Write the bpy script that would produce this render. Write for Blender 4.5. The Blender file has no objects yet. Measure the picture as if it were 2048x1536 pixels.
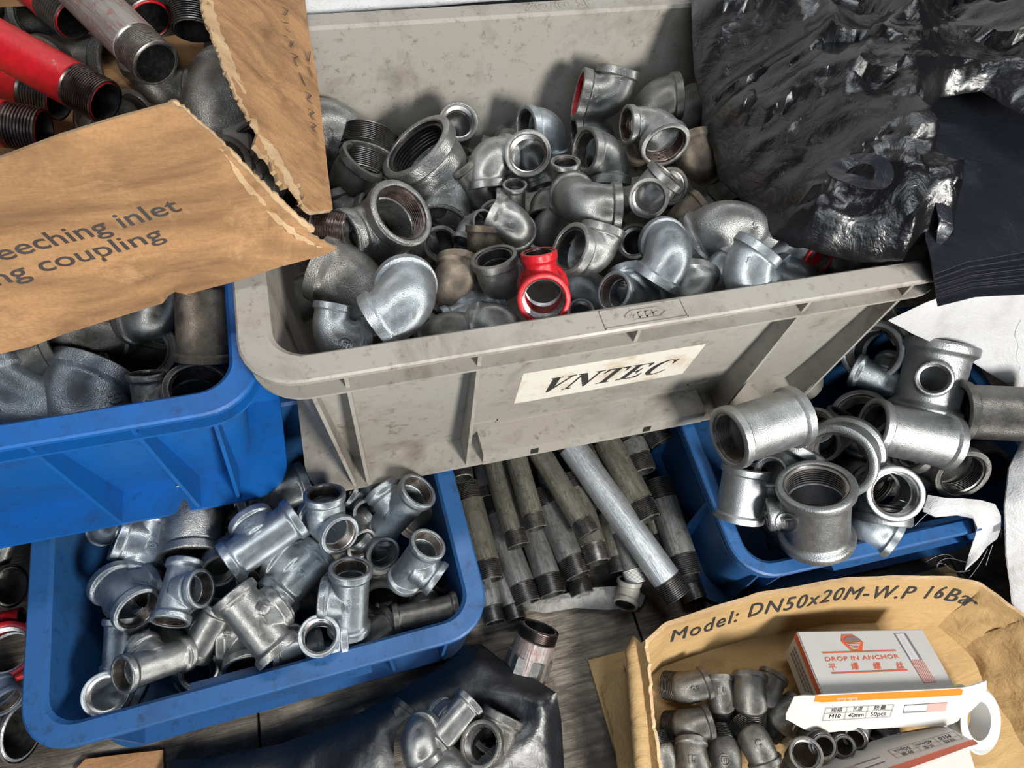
import bpy, bmesh, math, random
from math import pi, sin, cos, tan, radians, sqrt
from mathutils import Vector, Matrix, noise, geometry
from mathutils.bvhtree import BVHTree

random.seed(7)
SC = bpy.context.scene
COL = SC.collection

# ------------------------------------------------------------------ camera, light, exposure
CAM_LOC = Vector((0, 0, .815))
F_PX = 1400.0
RX = Vector((.9643, -.2489, .0910)).normalized()          # camera right in the world
FW = Vector((.2056, .4863, -.8492)).normalized()          # viewing direction
RX = (RX - FW * RX.dot(FW)).normalized()
UP = RX.cross(FW)
cam_d = bpy.data.cameras.new('camera')
cam_d.sensor_width = 36
cam_d.lens = F_PX / 2048 * 36
cam_d.clip_start = .01
cam = bpy.data.objects.new('camera', cam_d)
COL.objects.link(cam)
cam.matrix_world = Matrix(((RX.x, UP.x, -FW.x, CAM_LOC.x), (RX.y, UP.y, -FW.y, CAM_LOC.y),
                           (RX.z, UP.z, -FW.z, CAM_LOC.z), (0, 0, 0, 1)))
SC.camera = cam

SC.view_settings.view_transform = 'Standard'
SC.view_settings.look = 'None'
SC.view_settings.gamma = 1
SC.view_settings.use_curve_mapping = False
SC.view_settings.exposure = 0.0

W = bpy.data.worlds.new('world')
SC.world = W
W.use_nodes = True
W.node_tree.nodes['Background'].inputs[0].default_value = (.78, .86, 1, 1)
W.node_tree.nodes['Background'].inputs[1].default_value = .02


def area(name, loc, target, size, power, color, size_y=None):
    l = bpy.data.lights.new(name, 'AREA')
    l.energy = power
    l.color = color
    l.shape = 'RECTANGLE'
    l.size = size
    l.size_y = size_y or size
    o = bpy.data.objects.new(name, l)
    COL.objects.link(o)
    o.location = loc
    o.rotation_euler = (Vector(target) - Vector(loc)).to_track_quat('-Z', 'Y').to_euler()
    return o


area('shop_lamp', (.60, -1.08, 1.20), (.2, .4, .2), .30, 55, (1, .97, .91), .34)
area('added_soft_fill', (-.30, -1.15, 1.70), (.15, .4, .25), 1.0, 17, (.80, .90, 1), .8)  # added soft panel above and behind the camera, for broad highlights on domes
area('ceiling_tube', (.25, .75, 2.3), (.2, .35, .1), 1.3, 20, (.93, .97, 1), .14)


# ------------------------------------------------------------------ picture helpers (pixel + height -> world point)
def ray(x, y):
    return FW + RX * ((x - 1024) / F_PX) - UP * ((y - 768) / F_PX)


def P(x, y, z):
    d = ray(x, y)
    return CAM_LOC + d * ((z - CAM_LOC.z) / d.z)


def PY(x, y, Y):
    d = ray(x, y)
    return CAM_LOC + d * (Y / d.y)


def depth(p):
    return (p - CAM_LOC).dot(FW)


def local_frame(p):
    t = (CAM_LOC - p).normalized()
    r = (RX - t * RX.dot(t)).normalized()
    return r, t.cross(r), t


def dirv(p, v):
    r, u, t = local_frame(p)
    return (r * v[0] + u * v[1] + t * v[2]).normalized()


# ------------------------------------------------------------------ object helpers
def link(name, me, mat=None, parent=None):
    o = bpy.data.objects.new(name, me)
    COL.objects.link(o)
    if mat is not None and me is not None and not me.materials:
        me.materials.append(mat)
    if parent:
        o.parent = parent
    return o


def tag(o, label, cat, group=None, kind=None):
    if label: o['label'] = label
    if cat: o['category'] = cat
    if group: o['group'] = group
    if kind: o['kind'] = kind
    return o


def smooth(me, ang=35):
    me.polygons.foreach_set('use_smooth', [True] * len(me.polygons))
    me.set_sharp_from_angle(angle=radians(ang))
    me.update()
    return me


def mesh_from(name, V, F, ang=35, recalc=True):
    me = bpy.data.meshes.new(name)
    me.from_pydata([tuple(v) for v in V], [], F)
    if recalc:
        bm = bmesh.new()
        bm.from_mesh(me)
        bmesh.ops.recalc_face_normals(bm, faces=bm.faces)
        bm.to_mesh(me)
        bm.free()
    if ang: smooth(me, ang)
    return me


def apply_mods(o):
    dg = bpy.context.evaluated_depsgraph_get()
    me = bpy.data.meshes.new_from_object(o.evaluated_get(dg))
    return me


# ------------------------------------------------------------------ materials
def new_mat(name):
    m = bpy.data.materials.new(name)
    m.use_nodes = True
    nt = m.node_tree
    b = nt.nodes['Principled BSDF']
    return m, nt, b


def N(nt, kind, **kw):
    n = nt.nodes.new(kind)
    for k, v in kw.items():
        if k in n.inputs.keys():
            n.inputs[k].default_value = v
        else:
            setattr(n, k, v)
    return n


def ramp(nt, src, stops):
    r = nt.nodes.new('ShaderNodeValToRGB')
    e = r.color_ramp.elements
    while len(e) < len(stops): e.new(.5)
    for i, (p, c) in enumerate(stops):
        e[i].position = p
        e[i].color = (c, c, c, 1) if isinstance(c, (int, float)) else (*c, 1)
    nt.links.new(src, r.inputs[0])
    return r


def mix(nt, fac, a, b, mode='MIX'):
    m = nt.nodes.new('ShaderNodeMix')
    m.data_type = 'RGBA'
    m.blend_type = mode
    for s, v in ((0, fac), (6, a), (7, b)):
        if hasattr(v, 'links') or isinstance(v, bpy.types.NodeSocket): nt.links.new(v, m.inputs[s])
        elif isinstance(v, (int, float)): m.inputs[s].default_value = v
        else: m.inputs[s].default_value = (*v, 1)
    return m.outputs[2]


def coords(nt, scale=(1, 1, 1), kind='Object'):
    tc = nt.nodes.new('ShaderNodeTexCoord')
    mp = nt.nodes.new('ShaderNodeMapping')
    mp.inputs['Scale'].default_value = scale
    nt.links.new(tc.outputs[kind], mp.inputs[0])
    return mp.outputs[0]


def noise_n(nt, vec, scale, detail=4, rough=.55, dist=0):
    n = N(nt, 'ShaderNodeTexNoise')
    n.inputs['Scale'].default_value = scale
    n.inputs['Detail'].default_value = detail
    n.inputs['Roughness'].default_value = rough
    n.inputs['Distortion'].default_value = dist
    nt.links.new(vec, n.inputs['Vector'])
    return n.outputs[0]


def bump(nt, b, h, strength=.3, dist=.01, chain=None):
    n = nt.nodes.new('ShaderNodeBump')
    n.inputs['Strength'].default_value = strength
    n.inputs['Distance'].default_value = dist
    nt.links.new(h, n.inputs['Height'])
    if chain is not None: nt.links.new(chain, n.inputs['Normal'])
    nt.links.new(n.outputs[0], b.inputs['Normal'])
    return n.outputs[0]


def shifted(nt, scale=(1, 1, 1)):
    """object coordinates moved by a random amount for each object, so copies differ"""
    oi = nt.nodes.new('ShaderNodeObjectInfo')
    m = nt.nodes.new('ShaderNodeMath'); m.operation = 'MULTIPLY'; m.inputs[1].default_value = 37
    nt.links.new(oi.outputs['Random'], m.inputs[0])
    a = nt.nodes.new('ShaderNodeVectorMath'); a.operation = 'ADD'
    nt.links.new(coords(nt, scale), a.inputs[0]); nt.links.new(m.outputs[0], a.inputs[1])
    return a.outputs[0], oi.outputs['Random']


def galv(name, light, dark, warm, rough=(.27, .42), metal=.96, bumpy=.38, grain=34):
    m, nt, b = new_mat(name)
    v, rnd = shifted(nt)
    big = noise_n(nt, v, 1.6, 5, .6)
    fine = noise_n(nt, v, grain, 3, .6)
    c = mix(nt, ramp(nt, big, [(.35, 0), (.68, 1)]).outputs[0], dark, light)
    c = mix(nt, ramp(nt, noise_n(nt, v, 3.1, 6, .7), [(.52, 0), (.75, .6)]).outputs[0], c, warm)
    c = mix(nt, ramp(nt, noise_n(nt, v, 22, 2, .5), [(.70, 0), (.76, .7)]).outputs[0], c, (.06, .055, .05))
    tone = ramp(nt, rnd, [(0, .72), (.5, .95), (1, 1.12)])
    c = mix(nt, 1.0, c, tone.outputs[0], 'MULTIPLY')
    nt.links.new(c, b.inputs['Base Color'])
    b.inputs['Metallic'].default_value = metal
    r = ramp(nt, noise_n(nt, v, 5, 4, .6), [(.3, rough[0]), (.7, rough[1])])
    nt.links.new(r.outputs[0], b.inputs['Roughness'])
    bump(nt, b, fine, bumpy, .035)
    return m


M = {}
M['galv'] = galv('galvanized_iron', (.43, .435, .43), (.27, .272, .265), (.25, .225, .185))
M['galv_cool'] = galv('fresh_zinc', (.53, .575, .61), (.34, .375, .405), (.33, .34, .345), rough=(.28, .42), metal=.92)
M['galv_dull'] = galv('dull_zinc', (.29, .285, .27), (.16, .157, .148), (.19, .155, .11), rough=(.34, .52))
M['galv_brown'] = galv('rusty_zinc', (.32, .27, .21), (.14, .12, .10), (.24, .13, .06), rough=(.4, .6))
M['coupling'] = galv('matt_zinc', (.47, .485, .49), (.34, .352, .36), (.31, .30, .275), rough=(.36, .50), bumpy=.2, grain=30)
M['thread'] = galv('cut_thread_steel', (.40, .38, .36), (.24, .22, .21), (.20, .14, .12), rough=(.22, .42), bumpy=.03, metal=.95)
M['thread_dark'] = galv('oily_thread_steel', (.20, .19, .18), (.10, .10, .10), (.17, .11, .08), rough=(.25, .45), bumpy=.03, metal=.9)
M['thread_brown'] = galv('rusty_thread_steel', (.27, .22, .205), (.11, .08, .075), (.18, .10, .085), rough=(.25, .45), bumpy=.03)


def pipe_mat(name, a, bcol, dirt, rough=.42, metal=.75):
    m, nt, b = new_mat(name)
    v, rnd = shifted(nt, (1, 1, 1))
    vs, _ = shifted(nt, (.35, 3, 3))
    st = noise_n(nt, vs, 1.3, 6, .65)
    c = mix(nt, ramp(nt, st, [(.35, 0), (.65, 1)]).outputs[0], bcol, a)
    c = mix(nt, ramp(nt, noise_n(nt, v, 2.2, 7, .72), [(.5, 0), (.62, .85)]).outputs[0], c, dirt)
    c = mix(nt, ramp(nt, noise_n(nt, vs, 9, 3, .6), [(.66, 0), (.7, .8)]).outputs[0], c, (.04, .038, .03))
    tone = ramp(nt, rnd, [(0, .75), (1, 1.1)])
    nt.links.new(mix(nt, 1.0, c, tone.outputs[0], 'MULTIPLY'), b.inputs['Base Color'])
    b.inputs['Metallic'].default_value = metal
    b.inputs['Roughness'].default_value = rough
    bump(nt, b, st, .25, .05)
    return m


M['pipe'] = pipe_mat('weathered_zinc_pipe', (.29, .28, .235), (.17, .165, .14), (.15, .125, .075))
M['pipe_grey'] = pipe_mat('grey_zinc_pipe', (.32, .325, .315), (.20, .205, .20), (.16, .155, .13))
M['pipe_new'] = pipe_mat('new_zinc_pipe', (.60, .63, .66), (.48, .51, .54), (.42, .43, .42), rough=.36)
M['pipe_primer'] = pipe_mat('grey_pipe_with_old_primer', (.36, .33, .31), (.26, .22, .21), (.30, .13, .12), metal=.4)


def red_mat():
    m, nt, b = new_mat('red_paint')
    v, _ = shifted(nt)
    n = noise_n(nt, v, 3, 7, .7)
    c = mix(nt, ramp(nt, n, [(.3, 0), (.7, 1)]).outputs[0], (.50, .008, .015), (.30, .006, .010))
    c = mix(nt, ramp(nt, noise_n(nt, v, 1.1, 9, .75), [(.62, 0), (.66, .8)]).outputs[0], c, (.25, .23, .2))
    nt.links.new(c, b.inputs['Base Color'])
    b.inputs['Roughness'].default_value = .3
    bump(nt, b, n, .2, .03)
    return m


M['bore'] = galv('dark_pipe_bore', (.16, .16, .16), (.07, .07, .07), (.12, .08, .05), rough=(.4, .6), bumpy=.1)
M['red'] = red_mat()
M['red_dark'] = red_mat()
M['red_dark'].name = 'dark_red_primer'


def plastic(name, col, dirt, rough, grime=.55, spec=.5, lift=None):
    m, nt, b = new_mat(name)
    v = coords(nt)
    n = noise_n(nt, v, 14, 8, .68, .4)
    c = mix(nt, ramp(nt, n, [(.5, 0), (.72, grime)]).outputs[0], col, dirt)
    n2 = noise_n(nt, v, 90, 5, .7)
    c = mix(nt, ramp(nt, n2, [(.56, 0), (.70, grime)]).outputs[0], c, dirt)
    sc = noise_n(nt, coords(nt, (40, 260, 120)), 1, 3, .6, 2)
    c = mix(nt, ramp(nt, sc, [(.70, 0), (.73, .6)]).outputs[0], c, tuple(x * .3 for x in dirt))
    if lift: c = mix(nt, ramp(nt, noise_n(nt, v, 5, 4, .6), [(.45, 0), (.7, .6)]).outputs[0], c, lift)
    nt.links.new(c, b.inputs['Base Color'])
    r = ramp(nt, n, [(.3, rough), (.8, min(1, rough + .25))])
    nt.links.new(r.outputs[0], b.inputs['Roughness'])
    b.inputs['Specular IOR Level'].default_value = spec
    bump(nt, b, n2, .08, .002)
    return m


M['grey_plastic'] = plastic('grey_crate_plastic', (.285, .262, .232), (.115, .09, .065), .42, .8, lift=(.29, .293, .272))
M['blue_plastic'] = plastic('blue_crate_plastic', (.004, .095, .34), (.012, .03, .08), .36, .45)
M['blue_plastic_worn'] = plastic('worn_blue_crate_plastic', (.014, .076, .215), (.010, .024, .055), .40, .65)


def card(name, col, dark, light, flute=(0, 0, 1)):
    m, nt, b = new_mat(name)
    v = coords(nt)
    n = noise_n(nt, coords(nt, (5, 14, 14)), 1.6, 7, .62, .8)
    c = mix(nt, ramp(nt, n, [(.42, 0), (.70, 1)]).outputs[0], col, dark)
    c = mix(nt, ramp(nt, noise_n(nt, v, 18, 5, .7, 1.2), [(.55, 0), (.7, .5)]).outputs[0], c, light)
    c = mix(nt, ramp(nt, noise_n(nt, v, 420, 2, .5), [(.4, 0), (.8, .35)]).outputs[0], c, dark)
    nt.links.new(c, b.inputs['Base Color'])
    b.inputs['Roughness'].default_value = .78
    b.inputs['Specular IOR Level'].default_value = .25
    h = noise_n(nt, coords(nt, (6, 30, 30)), 2.2, 5, .6, 1)
    bump(nt, b, h, .35, .006)
    return m


M['card'] = card('oil_stained_cardboard', (.365, .20, .092), (.145, .078, .036), (.46, .27, .132))
M['card_edge'] = card('torn_cardboard_edge', (.47, .33, .19), (.30, .19, .10), (.56, .42, .27))
M['card2'] = card('kraft_cardboard', (.385, .252, .114), (.27, .173, .077), (.44, .295, .143))


def flat(name, col, rough=.6, metal=0, spec=.5, coat=0):
    m, nt, b = new_mat(name)
    v = coords(nt)
    c = mix(nt, ramp(nt, noise_n(nt, v, 60, 4, .6), [(.5, 0), (.8, .25)]).outputs[0], col, tuple(x * .7 for x in col))
    nt.links.new(c, b.inputs['Base Color'])
    b.inputs['Roughness'].default_value = rough
    b.inputs['Metallic'].default_value = metal
    b.inputs['Specular IOR Level'].default_value = spec
    if coat: b.inputs['Coat Weight'].default_value = coat
    return m


M['ink'] = flat('black_ink', (.022, .02, .02), .7)
M['ink_brown'] = flat('dark_printed_ink', (.035, .026, .022), .75)
M['pen'] = flat('pen_ink', (.05, .03, .03), .7)
M['white_card'] = flat('white_box_card', (.47, .455, .43), .45)
M['orange'] = flat('orange_print', (.85, .16, .01), .45)
M['rust_orange'] = flat('dark_orange_print', (.58, .10, .035), .5)
M['grey_print'] = flat('grey_print', (.16, .15, .15), .5)
M['silver_print'] = flat('silver_print', (.50, .50, .50), .35)
M['darkhole'] = flat('painted_slot_shade', (.01, .01, .01), .8)
M['white_plastic'] = flat('white_spool_plastic', (.52, .52, .50), .35)
M['red_ink'] = flat('brown_red_sealant', (.10, .012, .010), .5)


def label_paper():
    m, nt, b = new_mat('stained_label_paper')
    v = coords(nt)
    c = mix(nt, ramp(nt, noise_n(nt, v, 28, 6, .65), [(.5, 0), (.66, .8)]).outputs[0], (.62, .59, .52), (.42, .31, .18))
    c = mix(nt, ramp(nt, noise_n(nt, coords(nt, (1, 1, 6)), 30, 4, .6), [(.55, 0), (.7, .5)]).outputs[0], c, (.66, .64, .60))
    nt.links.new(c, b.inputs['Base Color'])
    b.inputs['Roughness'].default_value = .4
    return m


M['label'] = label_paper()


def bag_mat(name, col, rough, wr=.5, scale=55):
    m, nt, b = new_mat(name)
    v = coords(nt)
    b.inputs['Base Color'].default_value = (*col, 1)
    r = ramp(nt, noise_n(nt, v, 11, 4, .6), [(.35, rough), (.7, rough + .22)])
    nt.links.new(r.outputs[0], b.inputs['Roughness'])
    b.inputs['Specular IOR Level'].default_value = .6
    vo = N(nt, 'ShaderNodeTexVoronoi')
    vo.feature = 'DISTANCE_TO_EDGE'
    vo.inputs['Scale'].default_value = scale
    wn = nt.nodes.new('ShaderNodeVectorMath'); wn.operation = 'ADD'
    nz = N(nt, 'ShaderNodeTexNoise'); nz.inputs['Scale'].default_value = 12; nz.inputs['Detail'].default_value = 5
    nt.links.new(v, nz.inputs['Vector'])
    sc = nt.nodes.new('ShaderNodeVectorMath'); sc.operation = 'SCALE'; sc.inputs['Scale'].default_value = .12
    nt.links.new(nz.outputs['Color'], sc.inputs[0])
    nt.links.new(v, wn.inputs[0]); nt.links.new(sc.outputs[0], wn.inputs[1])
    nt.links.new(wn.outputs[0], vo.inputs['Vector'])
    n1 = bump(nt, b, ramp(nt, vo.outputs[0], [(0, 0), (.12, 1)]).outputs[0], wr * .5, .002)
    bump(nt, b, noise_n(nt, coords(nt, (1, 1, 1)), 45, 7, .62, 1.5), wr, .006, n1)
    return m


M['bag'] = bag_mat('black_plastic_film', (.006, .006, .007), .13, .25, 26)
M['bag_dull'] = bag_mat('dark_bin_bag_film', (.006, .007, .010), .34, .15, 20)
M['bag_sheet'] = bag_mat('stacked_black_film', (.010, .011, .016), .22, .2)


def weave():
    m, nt, b = new_mat('woven_sack')
    v = coords(nt)
    vo = N(nt, 'ShaderNodeTexVoronoi'); vo.inputs['Scale'].default_value = 560
    nt.links.new(coords(nt, (1, 1.3, 1)), vo.inputs['Vector'])
    c = mix(nt, ramp(nt, noise_n(nt, v, 16, 6, .65), [(.5, 0), (.75, .7)]).outputs[0], (.43, .43, .44), (.29, .27, .255))
    nt.links.new(c, b.inputs['Base Color'])
    b.inputs['Roughness'].default_value = .5
    n1 = bump(nt, b, vo.outputs[0], .3, .0010)
    bump(nt, b, noise_n(nt, v, 22, 5, .6, .6), .4, .008, n1)
    return m


M['sack'] = weave()


def wood():
    m, nt, b = new_mat('worn_board')
    g = noise_n(nt, coords(nt, (4, 42, 1)), 4, 8, .7, .6)
    c = mix(nt, ramp(nt, g, [(.35, 0), (.65, 1)]).outputs[0], (.060, .050, .040), (.25, .215, .17))
    c = mix(nt, ramp(nt, noise_n(nt, coords(nt), 9, 6, .7, .5), [(.42, 0), (.60, .95)]).outputs[0], c, (.040, .031, .025))
    nt.links.new(c, b.inputs['Base Color'])
    b.inputs['Roughness'].default_value = .6
    bump(nt, b, g, .6, .006)
    return m


M['wood'] = wood()


def clear_film():
    m, nt, b = new_mat('dirty_clear_film')
    v = coords(nt)
    b.inputs['Base Color'].default_value = (.30, .295, .28, 1)
    b.inputs['Roughness'].default_value = .25
    b.inputs['Alpha'].default_value = .7
    bump(nt, b, noise_n(nt, v, 60, 6, .65, 1.5), .8, .006)
    return m


M['film'] = clear_film()


# ------------------------------------------------------------------ revolve and sweep meshes
def revolve(prof, seg=40, closed=False):
    """prof: list of (x, r); axis = +X"""
    V, F = [], []
    n = len(prof)
    for x, r in prof:
        for k in range(seg):
            a = 2 * pi * k / seg
            V.append((x, r * cos(a), r * sin(a)))
    rng = n if closed else n - 1
    for i in range(rng):
        j = (i + 1) % n
        for k in range(seg):
            k2 = (k + 1) % seg
            F.append((i * seg + k, i * seg + k2, j * seg + k2, j * seg + k))
    return V, F


def solid(prof, seg=48):
    V, F = revolve(prof, seg)
    n = len(prof)
    F.append(tuple(range(seg))); F.append(tuple((n - 1) * seg + k for k in range(seg)))
    return V, F


CACHE = {}


def cached(key, fn):
    if key not in CACHE: CACHE[key] = fn()
    return CACHE[key]


def female_thread():
    pr = [(-.015, .795)]
    n = 7
    for i in range(n):
        x = -.05 - i * .078
        pr += [(x, .792), (x - .030, .792), (x - .052, .728), (x - .060, .728)]
    pr.append((-.62, .74))
    V, F = revolve(pr, 44)
    me = mesh_from('threaded_socket', V, F, 20)
    me.flip_normals() if False else None
    return me


def male_thread(L, n, r0, r1):
    pr = [(-.0, r1 - .05), (-.03, r1)]
    st = (L - .1) / n
    for i in range(n):
        x = -.05 - i * st
        pr += [(x, r1), (x - st * .25, r1), (x - st * .6, r0), (x - st * .8, r0)]
    pr.append((-L, r1)); pr.append((-L - .04, r1 - .07))
    V, F = revolve(pr, 44)
    return mesh_from('threaded_end', V, F, 20)


def elbow_mesh(ang, q, L, cw, male):
    """legs: A along +X, B turned by ang.  A female, B female or male.  Radii scaled from 1 (A) to q (B)"""
    turn = pi - ang
    if ang < radians(100): L = max(L, 1.30)
    rho = max(.92, L - .46) if ang < radians(100) else 1.35
    tb = rho * tan(turn / 2)
    LB = L * (.55 + .45 * q) if q != 1 else L
    LB = max(LB, tb + .34)
    if male: LB = tb + 1.12
    sA, sB = L - tb, LB - tb
    arc = rho * turn
    tot = sA + arc + sB
    Bd = Vector((cos(ang), sin(ang), 0))

    def at(s):
        if s < sA:
            return Vector((L - s, 0, 0)), Vector((-1, 0, 0))
        if s > sA + arc:
            return Bd * (tb + s - sA - arc), Bd
        a = (s - sA) / rho
        c = Vector((tb, rho, 0))
        return c + Vector((-sin(a) * rho, -cos(a) * rho, 0)), Vector((-cos(a), sin(a), 0))

    def w(s):
        t = min(1, max(0, (s - sA * .6) / (tot - sA * .6 - sB * .6)))
        return 1 + (q - 1) * (t * t * (3 - 2 * t))

    out = [(0, .955), (.03, 1.0), (cw, 1.0), (cw + .03, .965), (cw + .07, .905), (cw + .14, .885)]
    outer = [(s, r) for s, r in out]
    for i in range(1, 16):
        s = cw + .14 + (tot - 2 * cw * 1 - .28) * i / 16
        bulge = .885 + .05 * sin(pi * i / 16)
        outer.append((s, bulge * w(s)))
    if male:
        e = [(tot - .92, .86), (tot - .88, .76), (tot - .03, .76), (tot, .72)]
        outer = [x for x in outer if x[0] < tot - .97] + [(s, r * q) for s, r in e]
        fin = .60 * q
    else:
        outer = [x for x in outer if x[0] < tot - (cw + .14) * q - .02] + [(tot - s * q, r * q) for s, r in reversed(out)]
        fin = .84 * q
    inner = []
    if male:
        inner += [(tot, fin), (tot - .5, fin)]
    else:
        inner += [(tot, fin), (tot - .04 * q, .80 * q), (tot - .62 * q, .80 * q), (tot - .66 * q, .70 * q)]
    i0 = inner[-1][0]
    for i in range(1, 9):
        s = i0 + (.66 - i0) * i / 9
        inner.append((s, .70 * w(s)))
    inner += [(.66, .70), (.62, .80), (.04, .80), (0, .84)]
    seg = 44
    V, F = [], []
    loop = outer + inner
    for s, r in loop:
        p, t = at(min(max(s, 0), tot))
        nrm = Vector((0, 0, 1)).cross(t)
        for k in range(seg):
            a = 2 * pi * k / seg
            V.append(p + nrm * (r * cos(a)) + Vector((0, 0, r * sin(a))))
    n = len(loop)
    for i in range(n):
        j = (i + 1) % n
        for k in range(seg):
            k2 = (k + 1) % seg
            F.append((i * seg + k, i * seg + k2, j * seg + k2, j * seg + k))
    me = mesh_from('elbow_body', V, F, 40)
    return me, Vector((L, 0, 0)), Bd * LB, Bd


def coll_prof(L, cw, r=1.0, body=.885):
    return [(L, .95 * r), (L - .03, r), (L - cw, r), (L - cw - .03, .97 * r), (L - cw - .08, .905 * r), (L - cw - .14, body * r)]


def tee_mesh(q, La, Lb, cw, body=.885, cross=False):
    # outer shell: solids joined, voxel remeshed for cast fillets, then bored out
    pr = coll_prof(La, cw, 1, body)
    full = pr + [(-x, r) for x, r in reversed(pr)]
    V, F = solid(full, 56)
    bp = coll_prof(Lb, cw * (.6 + .4 * q), q, .9)
    bp = bp + [(0, .88 * q)]
    V2, F2 = solid(bp, 56)
    off = len(V)
    V = list(V) + [(-y, x, z) for x, y, z in V2]
    F = list(F) + [tuple(off + i for i in f) for f in F2]
    # a wider root where the branch leaves the run
    V3, F3 = solid([(.2, .93 * q), (.84, .93 * q), (1.0, .88 * q)], 40)
    off = len(V)
    V += [(-y, x, z) for x, y, z in V3]
    F += [tuple(off + i for i in f) for f in F3]
    me = mesh_from('tee_outer', V, F, None)
    o = bpy.data.objects.new('tmp_outer', me)
    COL.objects.link(o)
    md = o.modifiers.new('r', 'REMESH'); md.mode = 'VOXEL'; md.voxel_size = .036
    sm = o.modifiers.new('s', 'SMOOTH'); sm.factor = .5; sm.iterations = 4
    cutters = []

    def cutter(prof, axis):
        V, F = solid(prof, 44)
        if axis == 'y': V = [(-y, x, z) for x, y, z in V]
        c = bpy.data.objects.new('tmp_cut', mesh_from('cut', V, F, None))
        COL.objects.link(c)
        cutters.append(c)
        b = o.modifiers.new('b', 'BOOLEAN'); b.operation = 'DIFFERENCE'; b.object = c; b.solver = 'EXACT'

    cutter([(La + .1, .86), (La, .84), (La - .03, .80), (La - .62, .80), (La - .66, .70), (-La + .66, .70), (-La + .62, .80),
            (-La + .03, .80), (-La, .84), (-La - .1, .86)], 'x')
    cutter([(Lb + .1, .86 * q), (Lb, .84 * q), (Lb - .03 * q, .80 * q), (Lb - .62 * q, .80 * q), (Lb - .66 * q, .70 * q), (.02, .70 * q)], 'y')
    me2 = apply_mods(o)
    for c in cutters + [o]: bpy.data.objects.remove(c)
    smooth(me2, 38)
    return me2


def coupling_mesh(Lh, cw, body):
    pr = coll_prof(Lh, cw, 1, body)
    out = pr + [(-x, r) for x, r in reversed(pr)]
    inn = [(-Lh, .84), (-Lh + .03, .80), (-Lh + .62, .80), (-Lh + .64, .74), (Lh - .64, .74), (Lh - .62, .80), (Lh - .03, .80), (Lh, .84)]
    V, F = revolve(out + inn, 52, closed=True)
    return mesh_from('coupling_body', V, F, 38)


def axes(A, B):
    A = A.normalized()
    B = (B - A * B.dot(A)).normalized()
    return A, B, A.cross(B)


def mat3(A, B, C, loc, s):
    return Matrix(((A.x * s, B.x * s, C.x * s, loc.x), (A.y * s, B.y * s, C.y * s, loc.y), (A.z * s, B.z * s, C.z * s, loc.z), (0, 0, 0, 1)))


def orient_x(d):
    """local matrix turning +X into the direction d"""
    d = Vector(d).normalized()
    up = Vector((0, 0, 1)) if abs(d.z) < .9 else Vector((0, 1, 0))
    y = up.cross(d).normalized()
    z = d.cross(y)
    return Matrix(((d.x, y.x, z.x), (d.y, y.y, z.y), (d.z, y.z, z.z))).to_4x4()


def text_mesh(s, size, extrude=0.0, offset=0.0, space=1.0, align='CENTER', shear=0):
    if 'M' in s and offset > 0:                           # the fill of a thickened M breaks: thicken by shifted copies instead
        me = text_mesh(s, size, extrude, 0, space, align, shear)
        V = [v.co.copy() for v in me.vertices]
        F = [tuple(p.vertices) for p in me.polygons]
        out, of = [], []
        d = max(offset, .010) * size
        for dx, dy in ((0, 0), (d, 0), (-d, 0), (0, d * .6), (0, -d * .6)):
            b = len(out)
            out += [v + Vector((dx, dy, 0)) for v in V]
            of += [tuple(b + i for i in f) for f in F]
        m2 = bpy.data.meshes.new('t')
        m2.from_pydata(out, [], of)
        return m2
    c = bpy.data.curves.new('t', 'FONT')
    c.body = s; c.size = size; c.extrude = extrude; c.offset = offset; c.space_character = space; c.shear = shear
    c.align_x = align; c.align_y = 'CENTER'
    c.resolution_u = 3
    o = bpy.data.objects.new('tmp_text', c)
    COL.objects.link(o)
    me = apply_mods(o)
    bpy.data.objects.remove(o)
    return me


def emboss(root, body, s, px, py, size_px, rot, material, raised=.05):
    """cast lettering standing on the body's surface, the same metal as the body"""
    mw = root.matrix_world.copy()
    inv = mw.inverted()
    p0 = root.matrix_world.translation
    d0 = depth(p0)
    sz = size_px * d0 / F_PX
    bvh = BVHTree.FromPolygons([v.co for v in body.vertices], [tuple(p.vertices) for p in body.polygons])
    if s == '(o)':
        tm = ring_mark(sz)
    else:
        tm = text_mesh(s, sz, .001, .0005)
    c = CAM_LOC + ray(px, py) * d0
    r, u, t = local_frame(c)
    a = radians(rot)
    ax, ay = r * cos(a) + u * sin(a), -r * sin(a) + u * cos(a)
    V = []
    for v in tm.vertices:
        q = c + ax * v.co.x + ay * v.co.y
        dd = (q - CAM_LOC).normalized()
        o_l = inv @ CAM_LOC
        d_l = (inv.to_3x3() @ dd).normalized()
        hit, nrm, idx, dist = bvh.ray_cast(o_l, d_l)
        if hit is None: return None
        V.append(hit - d_l * (raised if v.co.z > 0 else -.03))
    me = bpy.data.meshes.new('cast_mark')
    me.from_pydata(V, [], [tuple(p.vertices) for p in tm.polygons])
    me.materials.append(material)
    o = link('cast_mark', me, None, root)
    return o


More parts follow.
